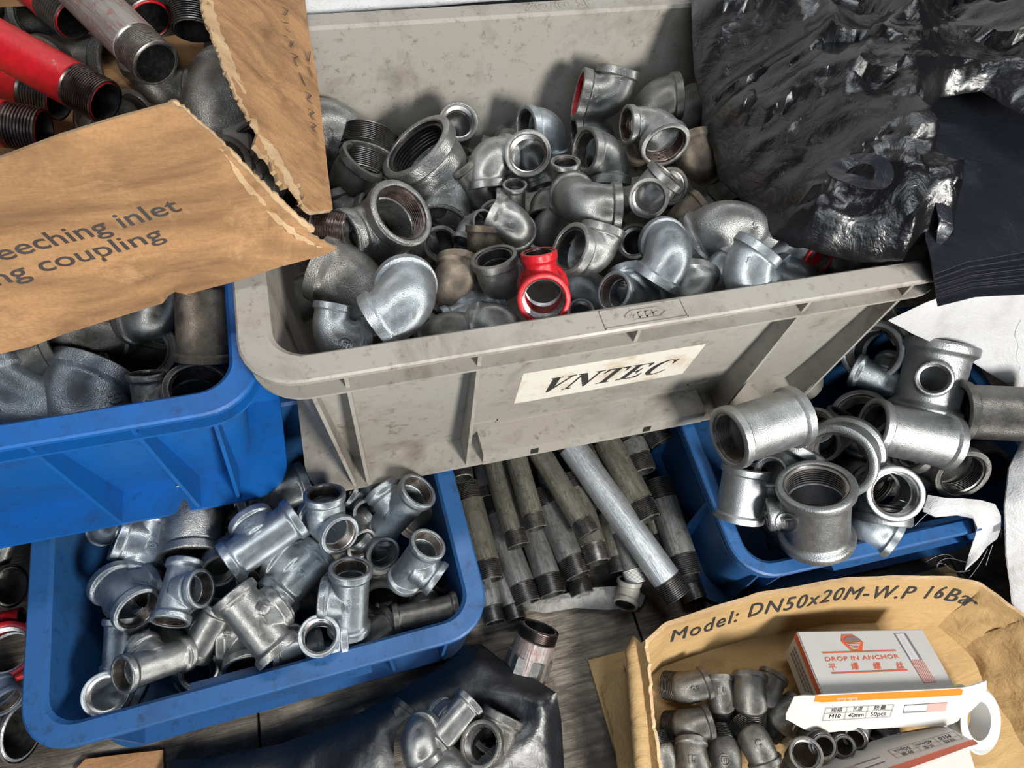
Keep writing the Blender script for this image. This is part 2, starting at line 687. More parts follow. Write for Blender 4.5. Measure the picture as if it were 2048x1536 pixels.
def ring_mark(sz):
    V, F = [], []
    for rr, n in ((.62, 22),):
        for k in range(n):
            a = 2 * pi * k / n
            for ri, z in ((rr, 0), (rr, .001), (rr - .11, .001), (rr - .11, 0)):
                V.append((ri * cos(a) * sz, ri * sin(a) * sz, z))
        for k in range(n):
            j = (k + 1) % n
            for e in range(3):
                F.append((k * 4 + e, j * 4 + e, j * 4 + e + 1, k * 4 + e + 1))
    off = len(V)
    for (x0, y0, x1, y1) in ((-.3, -.28, -.18, .3), (-.18, .18, .25, .3), (-.05, -.28, .07, .1), (.15, -.28, .27, .1)):
        b = len(V)
        for z in (0, .001):
            V += [(x0 * sz, y0 * sz, z), (x1 * sz, y0 * sz, z), (x1 * sz, y1 * sz, z), (x0 * sz, y1 * sz, z)]
        F += [(b + 4, b + 5, b + 6, b + 7), (b, b + 1, b + 5, b + 4), (b + 1, b + 2, b + 6, b + 5), (b + 2, b + 3, b + 7, b + 6), (b + 3, b, b + 4, b + 7)]
    return mesh_from('ring', V, F, None)


# ------------------------------------------------------------------ where the piles' surfaces are
def grey_surface(x, y):
    z = .33
    for _ in range(4):
        p = P(x, y, z)
        z = .338 - max(0, p.y - .30) * .13
    return z


SURF = {
    'grey': grey_surface,
    'left': lambda x, y: .262,
    'll': lambda x, y: .112,
    'lr': lambda x, y: .150,
    'box': lambda x, y: .020,
    'bag': lambda x, y: .05,
    'top': lambda x, y: .43,
    'floor': lambda x, y: .02,
}
GROUP = {}


def base(bin_, x, y, h):
    return P(x, y, SURF[bin_](x, y) + h)


def mk_material(m):
    return M[m] if isinstance(m, str) else m


def slots(o, m):
    o.material_slots[0].link = 'OBJECT'
    o.material_slots[0].material = mk_material(m)


def finish_root(name, mw, label, cat, group):
    root = bpy.data.objects.new(name, None)
    root.empty_display_size = .2
    COL.objects.link(root)
    root.matrix_world = mw
    tag(root, label, cat, group)
    bpy.context.view_layer.update()
    return root


def add_part(name, me, mat, root, ml=None):
    o = bpy.data.objects.new(name, me)
    COL.objects.link(o)
    o.parent = root
    if ml is not None: o.matrix_local = ml
    if not me.materials: me.materials.append(mat)
    o.material_slots[0].link = 'OBJECT'
    o.material_slots[0].material = mat
    return o


def E(bin_, label, x, y, R, A, B, h=0, ref='c', q=1, ang=90, L=1.5, mat='galv', th='thread', male=False, mark=None, name='pipe_elbow', group=None, cw=.34, parts=True):
    p = base(bin_, x, y, h)
    a, b = dirv(p, A), dirv(p, B)
    body, fa, fb, bd = cached(('e', ang, q, L, male, cw), lambda: elbow_mesh(radians(ang), q, L, cw, male))
    if ref == 'b':                                       # b is exact, a is turned into its plane
        bb = b.normalized(); aa = (a - bb * a.dot(bb)).normalized()
        if ang != 90:
            aa = (aa * sin(radians(ang)) + bb * cos(radians(ang))).normalized()
        a_, _, n_ = axes(aa, bb); b_ = n_.cross(a_)
    else:
        a_, b_, n_ = axes(a, b)
    s = R * depth(p) / F_PX
    off = {'a': fa, 'b': fb, 'c': Vector((0, 0, 0))}[ref]
    mw = mat3(a_, b_, n_, p, s)
    mw.translation = p - (mw.to_3x3() @ off)
    root = finish_root(name, mw, label, 'pipe elbow', group)
    add_part('body', body, mk_material(mat), root)
    if parts:
        ft = cached('ft', female_thread)
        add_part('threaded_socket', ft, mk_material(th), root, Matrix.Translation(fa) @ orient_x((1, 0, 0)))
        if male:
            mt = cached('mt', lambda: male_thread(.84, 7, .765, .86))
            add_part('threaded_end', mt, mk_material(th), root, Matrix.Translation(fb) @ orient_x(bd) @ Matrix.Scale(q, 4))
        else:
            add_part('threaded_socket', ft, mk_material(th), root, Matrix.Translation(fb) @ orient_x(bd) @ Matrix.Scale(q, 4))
    if mark:
        for mk in (mark if isinstance(mark, list) else [mark]):
            k = emboss(root, body, *mk, mk_material(mat))
    return root


def T(bin_, label, x, y, R, A, B, h=0, ref='c', q=1, La=1.55, Lb=1.5, mat='galv_cool', th='thread', mark=None, name='pipe_tee', group=None, cw=.34, body=.85):
    p = base(bin_, x, y, h)
    a, b = dirv(p, A), dirv(p, B)
    me = cached(('t', q, La, Lb, cw, body), lambda: tee_mesh(q, La, Lb, cw, body))
    if ref == 'b':
        bb = b.normalized(); a_ = (a - bb * a.dot(bb)).normalized(); b_ = bb; n_ = a_.cross(b_)
    else:
        a_, b_, n_ = axes(a, b)
    s = (R / (q if ref == 'b' else 1)) * depth(p) / F_PX
    off = {'a': Vector((La, 0, 0)), 'b': Vector((0, Lb, 0)), 'c': Vector((0, 0, 0))}[ref]
    mw = mat3(a_, b_, n_, p, s)
    mw.translation = p - (mw.to_3x3() @ off)
    root = finish_root(name, mw, label, 'pipe tee', group)
    add_part('body', me, mk_material(mat), root)
    ft = cached('ft', female_thread)
    add_part('threaded_socket', ft, mk_material(th), root, Matrix.Translation((La, 0, 0)))
    add_part('threaded_socket', ft, mk_material(th), root, Matrix.Translation((-La, 0, 0)) @ orient_x((-1, 0, 0)))
    add_part('threaded_socket', ft, mk_material(th), root, Matrix.Translation((0, Lb, 0)) @ orient_x((0, 1, 0)) @ Matrix.Scale(q, 4))
    if mark:
        for mk in (mark if isinstance(mark, list) else [mark]):
            emboss(root, me, *mk, mk_material(mat))
    return root


def C(bin_, label, x, y, R, A, Lh=1.1, h=0, ref='a', mat='coupling', th='thread', cw=.26, body=.9, name='pipe_coupling', mark=None, group=None):
    p = base(bin_, x, y, h)
    a = dirv(p, A)
    b = dirv(p, (A[1], -A[0], .1))
    me = cached(('c', Lh, cw, body), lambda: coupling_mesh(Lh, cw, body))
    a_, b_, n_ = axes(a, b)
    s = R * depth(p) / F_PX
    mw = mat3(a_, b_, n_, p, s)
    if ref == 'a': mw.translation = p - a_ * (Lh * s)
    root = finish_root(name, mw, label, 'pipe coupling', group)
    add_part('body', me, mk_material(mat), root)
    ft = cached('ft', female_thread)
    add_part('threaded_socket', ft, mk_material(th), root, Matrix.Translation((Lh, 0, 0)))
    add_part('threaded_socket', ft, mk_material(th), root, Matrix.Translation((-Lh, 0, 0)) @ orient_x((-1, 0, 0)))
    if mark:
        for mk in (mark if isinstance(mark, list) else [mark]):
            emboss(root, me, *mk, mk_material(mat))
    return root


def nipple(label, p1, p2, R, mat='pipe', th='thread_dark', name='pipe_nipple', group=None, TL=1.35, n=10, ext=0, bore=.8, cat='pipe nipple'):
    """p1, p2: (x, y, z) ends; ext lengthens the pipe beyond p1 in px-independent radii"""
    a, b = P(*p1), P(*p2)
    d = (b - a)
    Rr = R * depth((a + b) / 2) / F_PX
    if ext: a = a - d.normalized() * (ext * Rr)
    L = (b - a).length / Rr
    ax = (b - a).normalized()
    up = Vector((0, 0, 1)) if abs(ax.z) < .9 else Vector((0, 1, 0))
    y = up.cross(ax).normalized()
    z = ax.cross(y)
    root = finish_root(name, mat3(ax, y, z, a, Rr), label, cat, group)
    T_ = TL
    pr = [(0, .84), (.04, .88), (T_, .88), (T_ + .05, 1.0), (L - T_ - .05, 1.0), (L - T_, .88), (L - .04, .88), (L, .84), (L, bore), (0, bore)]
    V, F = revolve(pr, 36, closed=True)
    me = mesh_from('pipe_wall', V, F, 38)
    po = add_part('pipe_wall', me, M[mat], root)
    me.materials.append(M['bore'])
    for p in me.polygons:
        if sqrt(p.center.y ** 2 + p.center.z ** 2) < bore + .005: p.material_index = 1
    mt = cached(('mtn', TL, n), lambda: male_thread(TL, n, .905, .985))
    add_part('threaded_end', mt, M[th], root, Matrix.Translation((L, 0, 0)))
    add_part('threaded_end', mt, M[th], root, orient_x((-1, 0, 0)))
    return root


# ------------------------------------------------------------------ crates
def rr(x0, x1, y0, y1, r, n=7):
    pts = []
    for cx, cy, a0 in ((x1 - r, y0 + r, -90), (x1 - r, y1 - r, 0), (x0 + r, y1 - r, 90), (x0 + r, y0 + r, 180)):
        for k in range(n + 1):
            a = radians(a0 + 90 * k / n)
            pts.append((cx + r * cos(a), cy + r * sin(a)))
    return pts


def box_vf(V, F, pts8):
    b = len(V)
    V += pts8
    for f in ((0, 3, 2, 1), (4, 5, 6, 7), (0, 1, 5, 4), (1, 2, 6, 5), (2, 3, 7, 6), (3, 0, 4, 7)):
        F.append(tuple(b + i for i in f))


def bx(V, F, x0, x1, y0, y1, z0, z1, dt=(0, 0, 0, 0)):
    """box; dt pulls the bottom's (x0,x1,y0,y1) inward/outward"""
    a, b, c, d = dt
    box_vf(V, F, [(x0 + a, y0 + c, z0), (x1 + b, y0 + c, z0), (x1 + b, y1 + d, z0), (x0 + a, y1 + d, z0), (x0, y0, z1), (x1, y0, z1), (x1, y1, z1), (x0, y1, z1)])


def crate(name, label, sx, sy, H, material, loc, yaw, rim=.023, draft=.026, ribs_x=(), ribs_y=(), short_x=(), ledge_dz=.027, foot=(), skirt=.0045):
    """origin at the bottom middle. +rim, hanging skirt, second ledge, ribs, foot flange."""
    root = bpy.data.objects.new(name, None)
    COL.objects.link(root)
    root.location = loc
    root.rotation_euler = (0, 0, yaw)
    tag(root, label, 'crate')
    hx, hy = sx / 2, sy / 2
    w = .0028
    ro = .042
    # tub: outside up, over the rim, inside down
    prof = [(rim + draft, 0, ro * .55), (rim + draft - .0015, .003, ro * .6), (rim - .003, H - ledge_dz, ro * .62), (rim - .003, H - .003, ro * .62),
            (.003, H - .003, ro * .95), (.0022, H - skirt, ro), (0, H - skirt, ro), (0, H - .0015, ro), (.0015, H, ro), (rim - .002, H, ro * .62),
            (rim + .001, H - .003, ro * .6), (rim + draft + w, .006, ro * .5), (rim + draft + w + .004, .003, ro * .45)]
    V, F = [], []
    loops = []
    for ins, z, r in prof:
        l = [(x, y, z) for x, y in rr(-hx + ins, hx - ins, -hy + ins, hy - ins, max(r, .008))]
        loops.append(list(range(len(V), len(V) + len(l))))
        V += l
    n = len(loops[0])
    for i in range(len(loops) - 1):
        a, b = loops[i], loops[i + 1]
        for k in range(n):
            F.append((a[k], a[(k + 1) % n], b[(k + 1) % n], b[k]))
    F.append(tuple(loops[0][::-1])); F.append(tuple(loops[-1]))
    link('tub', mesh_from('tub', V, F, 32), material, root)
    # second ledge under the rim and foot flange round the bottom: closed rings
    for nm, o0, o1, z, th, r in (('ledge', .0025, rim - .001, H - ledge_dz, .0024, ro), ('foot_flange', rim * .55, rim + draft + .002, .004, .004, ro * .8)):
        V, F = [], []
        lp = []
        for ins, zz in ((o0, z), (o0, z + th), (o1, z + th), (o1, z)):
            l = [(x, y, zz) for x, y in rr(-hx + ins, hx - ins, -hy + ins, hy - ins, r if ins == o0 else r * .6)]
            lp.append(list(range(len(V), len(V) + len(l))))
            V += l
        for i in range(4):
            a, b = lp[i], lp[(i + 1) % 4]
            for k in range(n): F.append((a[k], a[(k + 1) % n], b[(k + 1) % n], b[k]))
        link(nm, mesh_from(nm, V, F, 32), material, root)
    # ribs
    t = .0016
    for x in ribs_x:
        for sg in (-1, 1):
            V, F = [], []
            yo, yi = hy - .005, hy - rim + .002
            b0, b1 = hy - rim * .6, hy - rim - draft
            box_vf(V, F, [(x - t, sg * b0, .004), (x + t, sg * b0, .004), (x + t, sg * b1, .004), (x - t, sg * b1, .004),
                          (x - t, sg * yo, H - .006), (x + t, sg * yo, H - .006), (x + t, sg * yi, H - .006), (x - t, sg * yi, H - .006)])
            link('rib', mesh_from('rib', V, F, None), material, root)
    for y in ribs_y:
        for sg in (-1, 1):
            V, F = [], []
            yo, yi = hx - .005, hx - rim + .002
            b0, b1 = hx - rim * .6, hx - rim - draft
            box_vf(V, F, [(sg * b0, y - t, .004), (sg * b0, y + t, .004), (sg * b1, y + t, .004), (sg * b1, y - t, .004),
                          (sg * yo, y - t, H - .006), (sg * yo, y + t, H - .006), (sg * yi, y + t, H - .006), (sg * yi, y - t, H - .006)])
            link('rib', mesh_from('rib', V, F, None), material, root)
    for x in short_x:
        V, F = [], []
        bx(V, F, x - t, x + t, -hy + .004, -hy + rim - .002, H - ledge_dz + .002, H - .005)
        link('rib', mesh_from('rib', V, F, None), material, root)
    # corner webs
    for sgx in (-1, 1):
        for sgy in (-1, 1):
            V, F = [], []
            x, y = sgx * (hx - rim - .020), sgy * (hy - rim - .004)
            yo = sgy * (hy - .005)
            box_vf(V, F, [(x - t - sgx * draft * .7, sgy * (hy - rim * .6), .004), (x + t - sgx * draft * .7, sgy * (hy - rim * .6), .004),
                          (x + t - sgx * draft * .7, sgy * (hy - rim - draft), .004), (x - t - sgx * draft * .7, sgy * (hy - rim - draft), .004),
                          (x - t, sgy * (hy - .012), H - ledge_dz), (x + t, sgy * (hy - .012), H - ledge_dz), (x + t, y, H - ledge_dz), (x - t, y, H - ledge_dz)])
            link('corner_web', mesh_from('corner_web', V, F, None), material, root)
    for (x0, x1, z0, z1) in foot:
        V, F = [], []
        bx(V, F, x0, x1, -hy - .002, -hy + rim + draft, z0, z1, (.004, -.004, .010, 0))
        link('hand_grip', mesh_from('hand_grip', V, F, None), material, root)
    return root


GC = Vector((.2255, .497, .1510))
GH = .234
grey = crate('storage_crate', 'large grey plastic crate with paper name label on its front, full of elbows', .616, .440, GH, M['grey_plastic'],
             GC, 0, rim=.0235, draft=.022, ribs_x=(-.2365, -.136, .150, .2525), short_x=(-.006,), ribs_y=(-.1, .1), ledge_dz=.029)
blue_l = crate('storage_crate', 'bright blue plastic crate at left edge, stacked under the torn cardboard box', .56, .40, .194, M['blue_plastic'],
               (-.075 - .28, .288 + .20, .1510), 0, rim=.021, draft=.026, ribs_x=(.115, .185), ribs_y=(-.08, .08), ledge_dz=.024)
blue_ll = crate('storage_crate', 'blue plastic crate of tees at lower left with a scuffed rim', .395, .30, .148, M['blue_plastic_worn'],
                (-.122, .272, .002), radians(1.6), rim=.019, draft=.012, ribs_x=(.10,), ribs_y=(-.05, .06), ledge_dz=.018, foot=[(-.074, .082, .094, .120)], skirt=.007)
blue_lr = crate('storage_crate', 'blue plastic crate at lower right, half hidden under the white sack', .40, .29, .148, M['blue_plastic_worn'],
                (.532, .254, .002), radians(-1.2), rim=.015, draft=.012, ribs_x=(-.14, .16), ribs_y=(-.05, .06), ledge_dz=.018, foot=[(-.085, .11, .092, .118)], skirt=.007)

# small square slots and raised strip at the foot of the grey crate, wall panels
V, F = [], []
bx(V, F, -.120, .128, -.2062, -.176, .004, .024, (0, 0, -.0015, 0))
o = link('foot_panel', mesh_from('foot_panel', V, F, None), M['grey_plastic'], grey)
for x in (-.065, .061):
    V, F = [], []
    bx(V, F, x - .004, x + .004, -.2076, -.2050, .009, .017, (0, 0, -.0008, -.0008))
    link('slot', mesh_from('slot', V, F, None), M['darkhole'], grey)  # solid black block: the slot's inner shade is put into its colour
V, F = [], []
for (x0, x1, z0, z1) in ((-.132, -.100, .046, .0475), (-.102, -.1005, .040, .0475), (-.100, .108, .0385, .040), (.108, .1095, .0385, .0475), (.108, .132, .046, .0475)):
    bx(V, F, x0, x1, -.1820, -.1765, z0, z1)
link('moulded_line', mesh_from('moulded_line', V, F, None), M['grey_plastic'], grey)
V, F = [], []
# raised maker's plate on the front rim: frame and hexagon with strokes
yb, yt, xa, xb = -.2185, -.2000, -.038, .032
zt = GH + .0008
for (x0, x1, y0, y1) in ((xa, xb, yb + .001, yb + .0016), (xa, xb, yt - .0006, yt), (xa, xa + .0008, yb + .001, yt), (xb - .0008, xb, yb + .001, yt)):
    bx(V, F, x0, x1, y0, y1, GH - .001, zt)
hexp = [(-.019, -.209), (-.013, -.2045), (.010, -.2045), (.016, -.209), (.010, -.2135), (-.013, -.2135)]
for i in range(6):
    (xa_, ya_), (xb_, yb_) = hexp[i], hexp[(i + 1) % 6]
    d = Vector((xb_ - xa_, yb_ - ya_)).normalized(); nn = Vector((-d.y, d.x)) * .0005
    box_vf(V, F, [(xa_ + nn.x, ya_ + nn.y, GH - .001), (xb_ + nn.x, yb_ + nn.y, GH - .001), (xb_ - nn.x, yb_ - nn.y, GH - .001), (xa_ - nn.x, ya_ - nn.y, GH - .001),
                  (xa_ + nn.x, ya_ + nn.y, zt), (xb_ + nn.x, yb_ + nn.y, zt), (xb_ - nn.x, yb_ - nn.y, zt), (xa_ - nn.x, ya_ - nn.y, zt)])
for (x0, y0, x1, y1) in ((-.0125, -.2115, -.0115, -.2065), (-.0145, -.2095, -.0095, -.2085), (-.0075, -.2115, -.0065, -.2065), (-.0075, -.2075, -.0035, -.2065),
                         (-.0075, -.2115, -.0035, -.2105), (-.0015, -.2115, -.0005, -.2065), (-.0015, -.2075, .0030, -.2065), (-.0015, -.2115, .0030, -.2105),
                         (.0045, -.2115, .0055, -.2065), (.0045, -.2095, .0095, -.2085)):
    bx(V, F, x0, x1, y0, y1, GH - .001, zt)
link('maker_plate', mesh_from('maker_plate', V, F, None), M['grey_plastic'], grey)


# paper label on the front wall
def grey_wall_y(z):
    """outer front wall plane of the grey crate at local height z"""
    k = z / (GH - .029)
    return -.220 + .0235 - .003 + (1 - k) * .025


def on_front(x, z, lift):
    return Vector((x, grey_wall_y(z) - lift, z))


LX0, LX1, LZ0, LZ1 = -.088, .090, .077, .147
Vp = []
for lift in (.0002, .0007):
    for x, z in ((LX0, LZ0), (LX1, LZ0 - .004), (LX1, LZ1 - .003), (LX0, LZ1)):
        Vp.append(on_front(x, z, lift))
plab = link('paper_label', mesh_from('paper_label', Vp, [(0, 3, 2, 1), (4, 5, 6, 7), (0, 1, 5, 4), (1, 2, 6, 5), (2, 3, 7, 6), (3, 0, 4, 7)], None), M['label'], grey)
plab['label'] = 'white paper label printed VNTEC'

# bold italic serif capitals, cell height 1
GL = {
    'V': (1.02, [[(0, 1), (.46, 1), (.46, .96), (.37, .95), (.56, .34), (.78, .90), (.74, .95), (.64, .96), (.64, 1), (1.0, 1), (1.0, .96), (.92, .94), (.86, .88), (.52, 0), (.44, 0), (.10, .92), (.06, .95), (0, .96)]]),
    'N': (1.12, [[(0, 1), (.34, 1), (.84, .36), (.84, .90), (.80, .95), (.70, .96), (.70, 1), (1.08, 1), (1.08, .96), (.98, .95), (.93, .90), (.93, 0), (.86, 0), (.22, .80), (.22, .10), (.27, .05), (.37, .04), (.37, 0), (0, 0), (0, .04), (.09, .05), (.14, .10), (.14, .90), (.09, .95), (0, .96)]]),
    'T': (.98, [[(.02, 1), (.94, 1), (.95, .72), (.91, .72), (.86, .86), (.76, .94), (.59, .95), (.59, .09), (.63, .05), (.75, .04), (.75, 0), (.21, 0), (.21, .04), (.33, .05), (.37, .09), (.37, .95), (.20, .94), (.10, .86), (.05, .72), (.01, .72)]]),
    'E': (.98, [[(0, 1), (.86, 1), (.86, .73), (.82, .73), (.74, .89), (.62, .95), (.38, .95), (.38, .54), (.48, .54), (.56, .60), (.59, .71), (.63, .71), (.63, .33), (.59, .33), (.56, .44), (.48, .49), (.38, .49), (.38, .05), (.62, .05), (.78, .13), (.87, .30), (.91, .30), (.87, 0), (0, 0), (0, .04), (.11, .05), (.16, .10), (.16, .90), (.11, .95), (0, .96)]]),
    'C': (1.0, [[(.88, 1.0), (.88, .68), (.83, .68), (.76, .86), (.62, .95), (.50, .96), (.38, .90), (.30, .74), (.28, .50), (.30, .27), (.38, .11), (.52, .04), (.68, .06), (.80, .15), (.88, .27), (.92, .24), (.82, .09), (.68, 0), (.50, -.02), (.28, .02), (.12, .15), (.04, .33), (.03, .52), (.06, .71), (.16, .88), (.32, .98), (.50, 1.02), (.66, .99), (.78, .94), (.84, 1.0)]]),
}


def glyph_mesh(word, gap=.05):
    V, F = [], []
    x = 0
    for ch in word:
        w_, polys = GL[ch]
        for pl in polys:
            b = len(V)
            V += [Vector((x + a, c, 0)) for a, c in pl]
            for tri in geometry.tessellate_polygon([[Vector((a, c, 0)) for a, c in pl]]):
                F.append(tuple(b + i for i in tri))
        x += w_ + gap
    return V, F, x - gap


GV, GF, gw = glyph_mesh('VNTEC')
Vt = []
tx0, tx1, tz0, th_ = -.070, .063, .094, .031
for v in GV:
    u = v.x / gw
    Vt.append(on_front(tx0 + (tx1 - tx0) * u + v.y * .012, tz0 + .002 * (1 - u) + v.y * th_ * (1 - .12 * u), .0011))
lett = link('lettering', mesh_from('lettering', Vt, GF, None), M['ink'], plab)
# moulded lettering on the back rim
tm = text_mesh('ZQ/@ SL', .020, .0006)
tm.materials.append(M['grey_plastic'])
o = link('moulded_lettering', tm, None, grey)
o.location = (.05, .209, GH)

# ------------------------------------------------------------------ board the whole stack stands on
V, F = [], []
for i in range(5):
    x0 = -1.0 + i * .42
    bx(V, F, x0, x0 + .417, -.6, 1.1, -.03, -.001)
fl = link('floor', mesh_from('floor', V, F, None), M['wood'])
fl['kind'] = 'structure'
V, F = [], []
bx(V, F, -.9, 1.1, .84, .86, -.03, .95)
wl = link('wall_back', mesh_from('wall_back', V, F, None), flat('white_wall_paint', (.55, .55, .55), .8))
wl['kind'] = 'structure'

# ------------------------------------------------------------------ grey crate: elbows
g = 'grey'
E(g, 'large domed elbow beside the torn cardboard flap, cast with a round mark and 18', 664, 240, 64, (.50, -.82, -.25), (-.8, -.35, -.45), h=.02, L=1.35, mark=[('(o)', 655, 266, 22, 0), ('18-U', 700, 318, 22, 38)], cw=.36)
nipple('dark threaded plug lying behind the biggest open elbow, hexagon end downwards', (726, 356, .285), (745, 268, .305), 58, mat='galv_dull', th='thread_dark', name='threaded_plug', cat='plug', TL=.75)
E(g, 'biggest elbow with wide threaded mouth tilted up-left, dark oil on its lip', 829, 290, 84, (-.60, .72, .42), (-.1, -.75, .7), h=.035, ref='a', q=.72, L=1.48, mat='galv', th='thread_dark', mark=('(o)', 912, 292, 20, -20), cw=.30)
E(g, 'small elbow mouth standing upright against the crate back, left of centre', 917, 243, 39, (.10, .22, .95), (-.3, -.9, -.2), h=.035, ref='a', mat='galv', L=1.35)
E(g, 'bulging elbow with its collar down, right of the biggest elbow', 966, 314, 43, (.12, -.97, .12), (.72, .5, -.5), h=.025, L=1.45)
E(g, 'reducing elbow whose wide smooth mouth faces the viewer, brown ring inside', 1055, 306, 47, (-.10, .22, .95), (.35, -.9, .15), h=.045, ref='a', q=.62, L=1.35)
E(g, 'bluish elbow with its mouth turned left, against the crate back', 1100, 252, 42, (-.72, -.05, .45), (.55, -.6, -.55), h=.015, mat='galv_cool', L=1.35)
E(g, 'collar of a grey elbow squeezed between two bigger elbows near the back', 1200, 262, 38, (-.85, -.1, .2), (.3, -.5, -.8), h=.0, L=1.4)
E(g, 'elbow cast 25 with its mouth facing left and collar below', 1168, 301, 47, (-.80, .08, .56), (.25, -.95, -.05), h=.05, ref='a', L=1.35, mark=('25X', 1216, 290, 26, -82))
E(g, 'topmost elbow with dark red paint inside its left mouth', 1155, 188, 51, (-.93, .22, .14), (.48, .84, -.1), h=.045, ref='a', L=1.35, th='red_dark', q=.86, mark=('M', 1190, 195, 24, -20))
E(g, 'rust-spotted elbow at the upper right, mouth against the black bag', 1300, 200, 46, (.93, .12, -.2), (-.2, -.9, -.2), h=.04, L=1.2, mat='galv_dull', mark=('(o)', 1278, 194, 24, 0))
E(g, 'reducing elbow near the black bag, threaded mouth open downwards', 1332, 292, 51, (.35, -.58, .70), (-.92, .1, .3), h=.06, ref='a', q=.76, L=1.35, th='thread_brown')
T(g, 'small tee neck with a narrow dark mouth pointing up, centre of the grey crate', 1131, 322, 31, (.02, .90, .42), (.1, -.3, -.9), h=.065, ref='a', mat='galv', La=1.7, Lb=1.5)
E(g, 'thick elbow lying on its side in the middle, bent like a banana', 1152, 414, 49, (.97, .0, -.1), (-.45, .28, -.85), h=.055, L=1.8, mark=('(o)', 1190, 366, 16, 0))
E(g, 'elbow with a bright-rimmed round mouth facing the viewer, right of centre', 1297, 397, 40, (-.05, -.15, .97), (.62, .76, -.1), h=.055, ref='a', q=1.1, L=1.3)
E(g, 'open ring of a dark elbow tucked under the bright-rimmed one', 1345, 372, 38, (.5, .1, .8), (-.2, -.8, -.5), h=.01, ref='a', mat='galv_dull', th='thread_dark')
E(g, 'rust-brown elbow in shadow beside the black bag', 1392, 325, 43, (-.3, .8, -.2), (.5, -.6, -.4), h=.02, mat='galv_brown', L=1.3)
E(g, 'grey dusty elbow collar above the rust-brown elbow', 1375, 235, 40, (.4, .6, -.5), (-.4, -.5, -.6), h=.01, mat='galv_dull', L=1.3)
T(g, 'small tee with a narrow neck pointing up, left of the banana-shaped elbow', 1030, 368, 25, (.0, .85, .52), (-.8, -.3, -.2), h=.02, ref='a', mat='galv', La=1.5)
E(g, 'dark open elbow mouth just above the domed elbow cast 16', 992, 432, 36, (-.1, .35, .92), (.3, -.9, -.3), h=.015, ref='a', mat='galv_dull', th='thread_dark')
E(g, 'domed elbow cast 16 near the middle of the grey crate', 1032, 450, 41, (-.80, .45, -.15), (.35, -.45, -.8), h=.04, L=1.15, mark=('16', 1022, 457, 22, 78))
E(g, 'small elbow with its mouth turned right, below the biggest elbow', 968, 446, 28, (.62, .12, .76), (-.5, -.75, .1), h=.02, ref='a', th='thread_dark')
E(g, 'dark round mouth hanging under the biggest elbow', 882, 488, 36, (-.05, -.1, .98), (.2, -.8, -.5), h=-.01, ref='a', mat='galv_dull', th='thread_dark')
E(g, 'short collar with dirty flat top, left above the red tee', 966, 500, 37, (.05, .92, .05), (.2, -.5, -.8), h=.015, L=1.15, mat='galv_brown')
T(g, 'big open elbow tee left in the crate, wide threaded mouth turned up-right', 806, 424, 72, (.52, .40, .70), (-.88, -.30, .35), h=.06, ref='a', q=.80, La=1.12, Lb=1.45, mat='galv', th='thread_brown', body=.93)
nipple('threaded pipe end poking out between the torn cardboard and an elbow', (560, 447, .375), (693, 460, .375), 33, mat='galv_dull', th='thread_brown', TL=1.9, n=12)
E(g, 'big dull elbow with an oval cast mark, under the open elbow tee', 728, 572, 74, (-.86, .42, -.25), (.25, -.88, -.3), h=.02, L=1.2, mat='galv_dull', mark=('(o)', 755, 541, 34, 15))
E(g, 'small dull collar showing behind the big front dome', 790, 520, 30, (.1, .9, -.35), (-.6, -.4, -.7), h=.0, L=1.3, mat='galv_dull')
E(g, 'big bright dome elbow at the front left, brown dust on top', 822, 600, 66, (-.80, -.55, -.12), (.25, .62, -.75), h=.055, L=1.28, cw=.32, mat='galv_cool')
E(g, 'reducing elbow in the front left corner, narrow collar pointing up', 655, 682, 60, (.96, -.16, -.15), (-.10, .96, .02), h=.015, q=.64, L=1.25, mat='galv_cool', mark=('(o)', 690, 688, 26, -20))
E(g, 'dusty brown elbow dome behind the big bright one', 912, 572, 46, (.1, .85, -.45), (-.5, -.75, -.3), h=.01, L=1.3, mat='galv_brown')
E(g, 'upright elbow with a wide oval mouth, left of the red tee', 987, 512, 48, (-.22, .86, .46), (.15, -.2, -.95), h=.05, ref='a', th='thread_dark', mat='galv_dull', L=1.7)
r_ = T(g, 'bright red reducing tee with a big open mouth, front centre', 1088, 600, 54, (.02, -.30, .95), (-.12, .93, .33), h=.055, ref='a', q=.70, La=1.0, Lb=1.60, mat='red', th='thread', body=.9)
E(g, 'reducing elbow cast 38 with a wide mouth turned left', 1138, 497, 55, (-.72, .30, .62), (.66, .50, -.50), h=.05, ref='a', q=.85, L=1.3, th='thread_dark', mark=('38', 1155, 522, 20, 50))
E(g, 'smooth elbow with collar pointing down-left, right of the elbow cast 38', 1350, 500, 51, (-.52, -.84, -.02), (-.35, .35, -.86), h=.055, L=1.45, mat='galv_cool')
T(g, 'tee with shiny wet threads in its left mouth near the front rim', 1226, 583, 43, (-.62, .18, .76), (.2, .6, -.7), h=.025, ref='a', mat='galv_cool')
E(g, 'elbow collar peeking over the front rim, right of the red tee', 1162, 622, 27, (.1, .3, .94), (.4, -.8, -.3), h=.0, ref='a', mat='galv_cool', th='thread_dark')
E(g, 'pale elbow shoulder between the red tee and the wet threaded tee', 1160, 585, 38, (.6, -.3, -.5), (-.3, .5, -.7), h=-.01, mat='galv_cool')
E(g, 'large smooth elbow below the black bag, seam down its back', 1462, 440, 66, (.62, -.70, -.12), (-.35, -.80, -.45), h=.03, L=1.22, mark=('9', 1512, 452, 18, 0))
E(g, 'bright elbow with straight collar turned up-right, right part of the front rim', 1478, 548, 52, (.56, .80, -.08), (.45, -.62, -.55), h=.045, L=1.25, mat='galv_cool', mark=('9', 1500, 522, 18, -40))
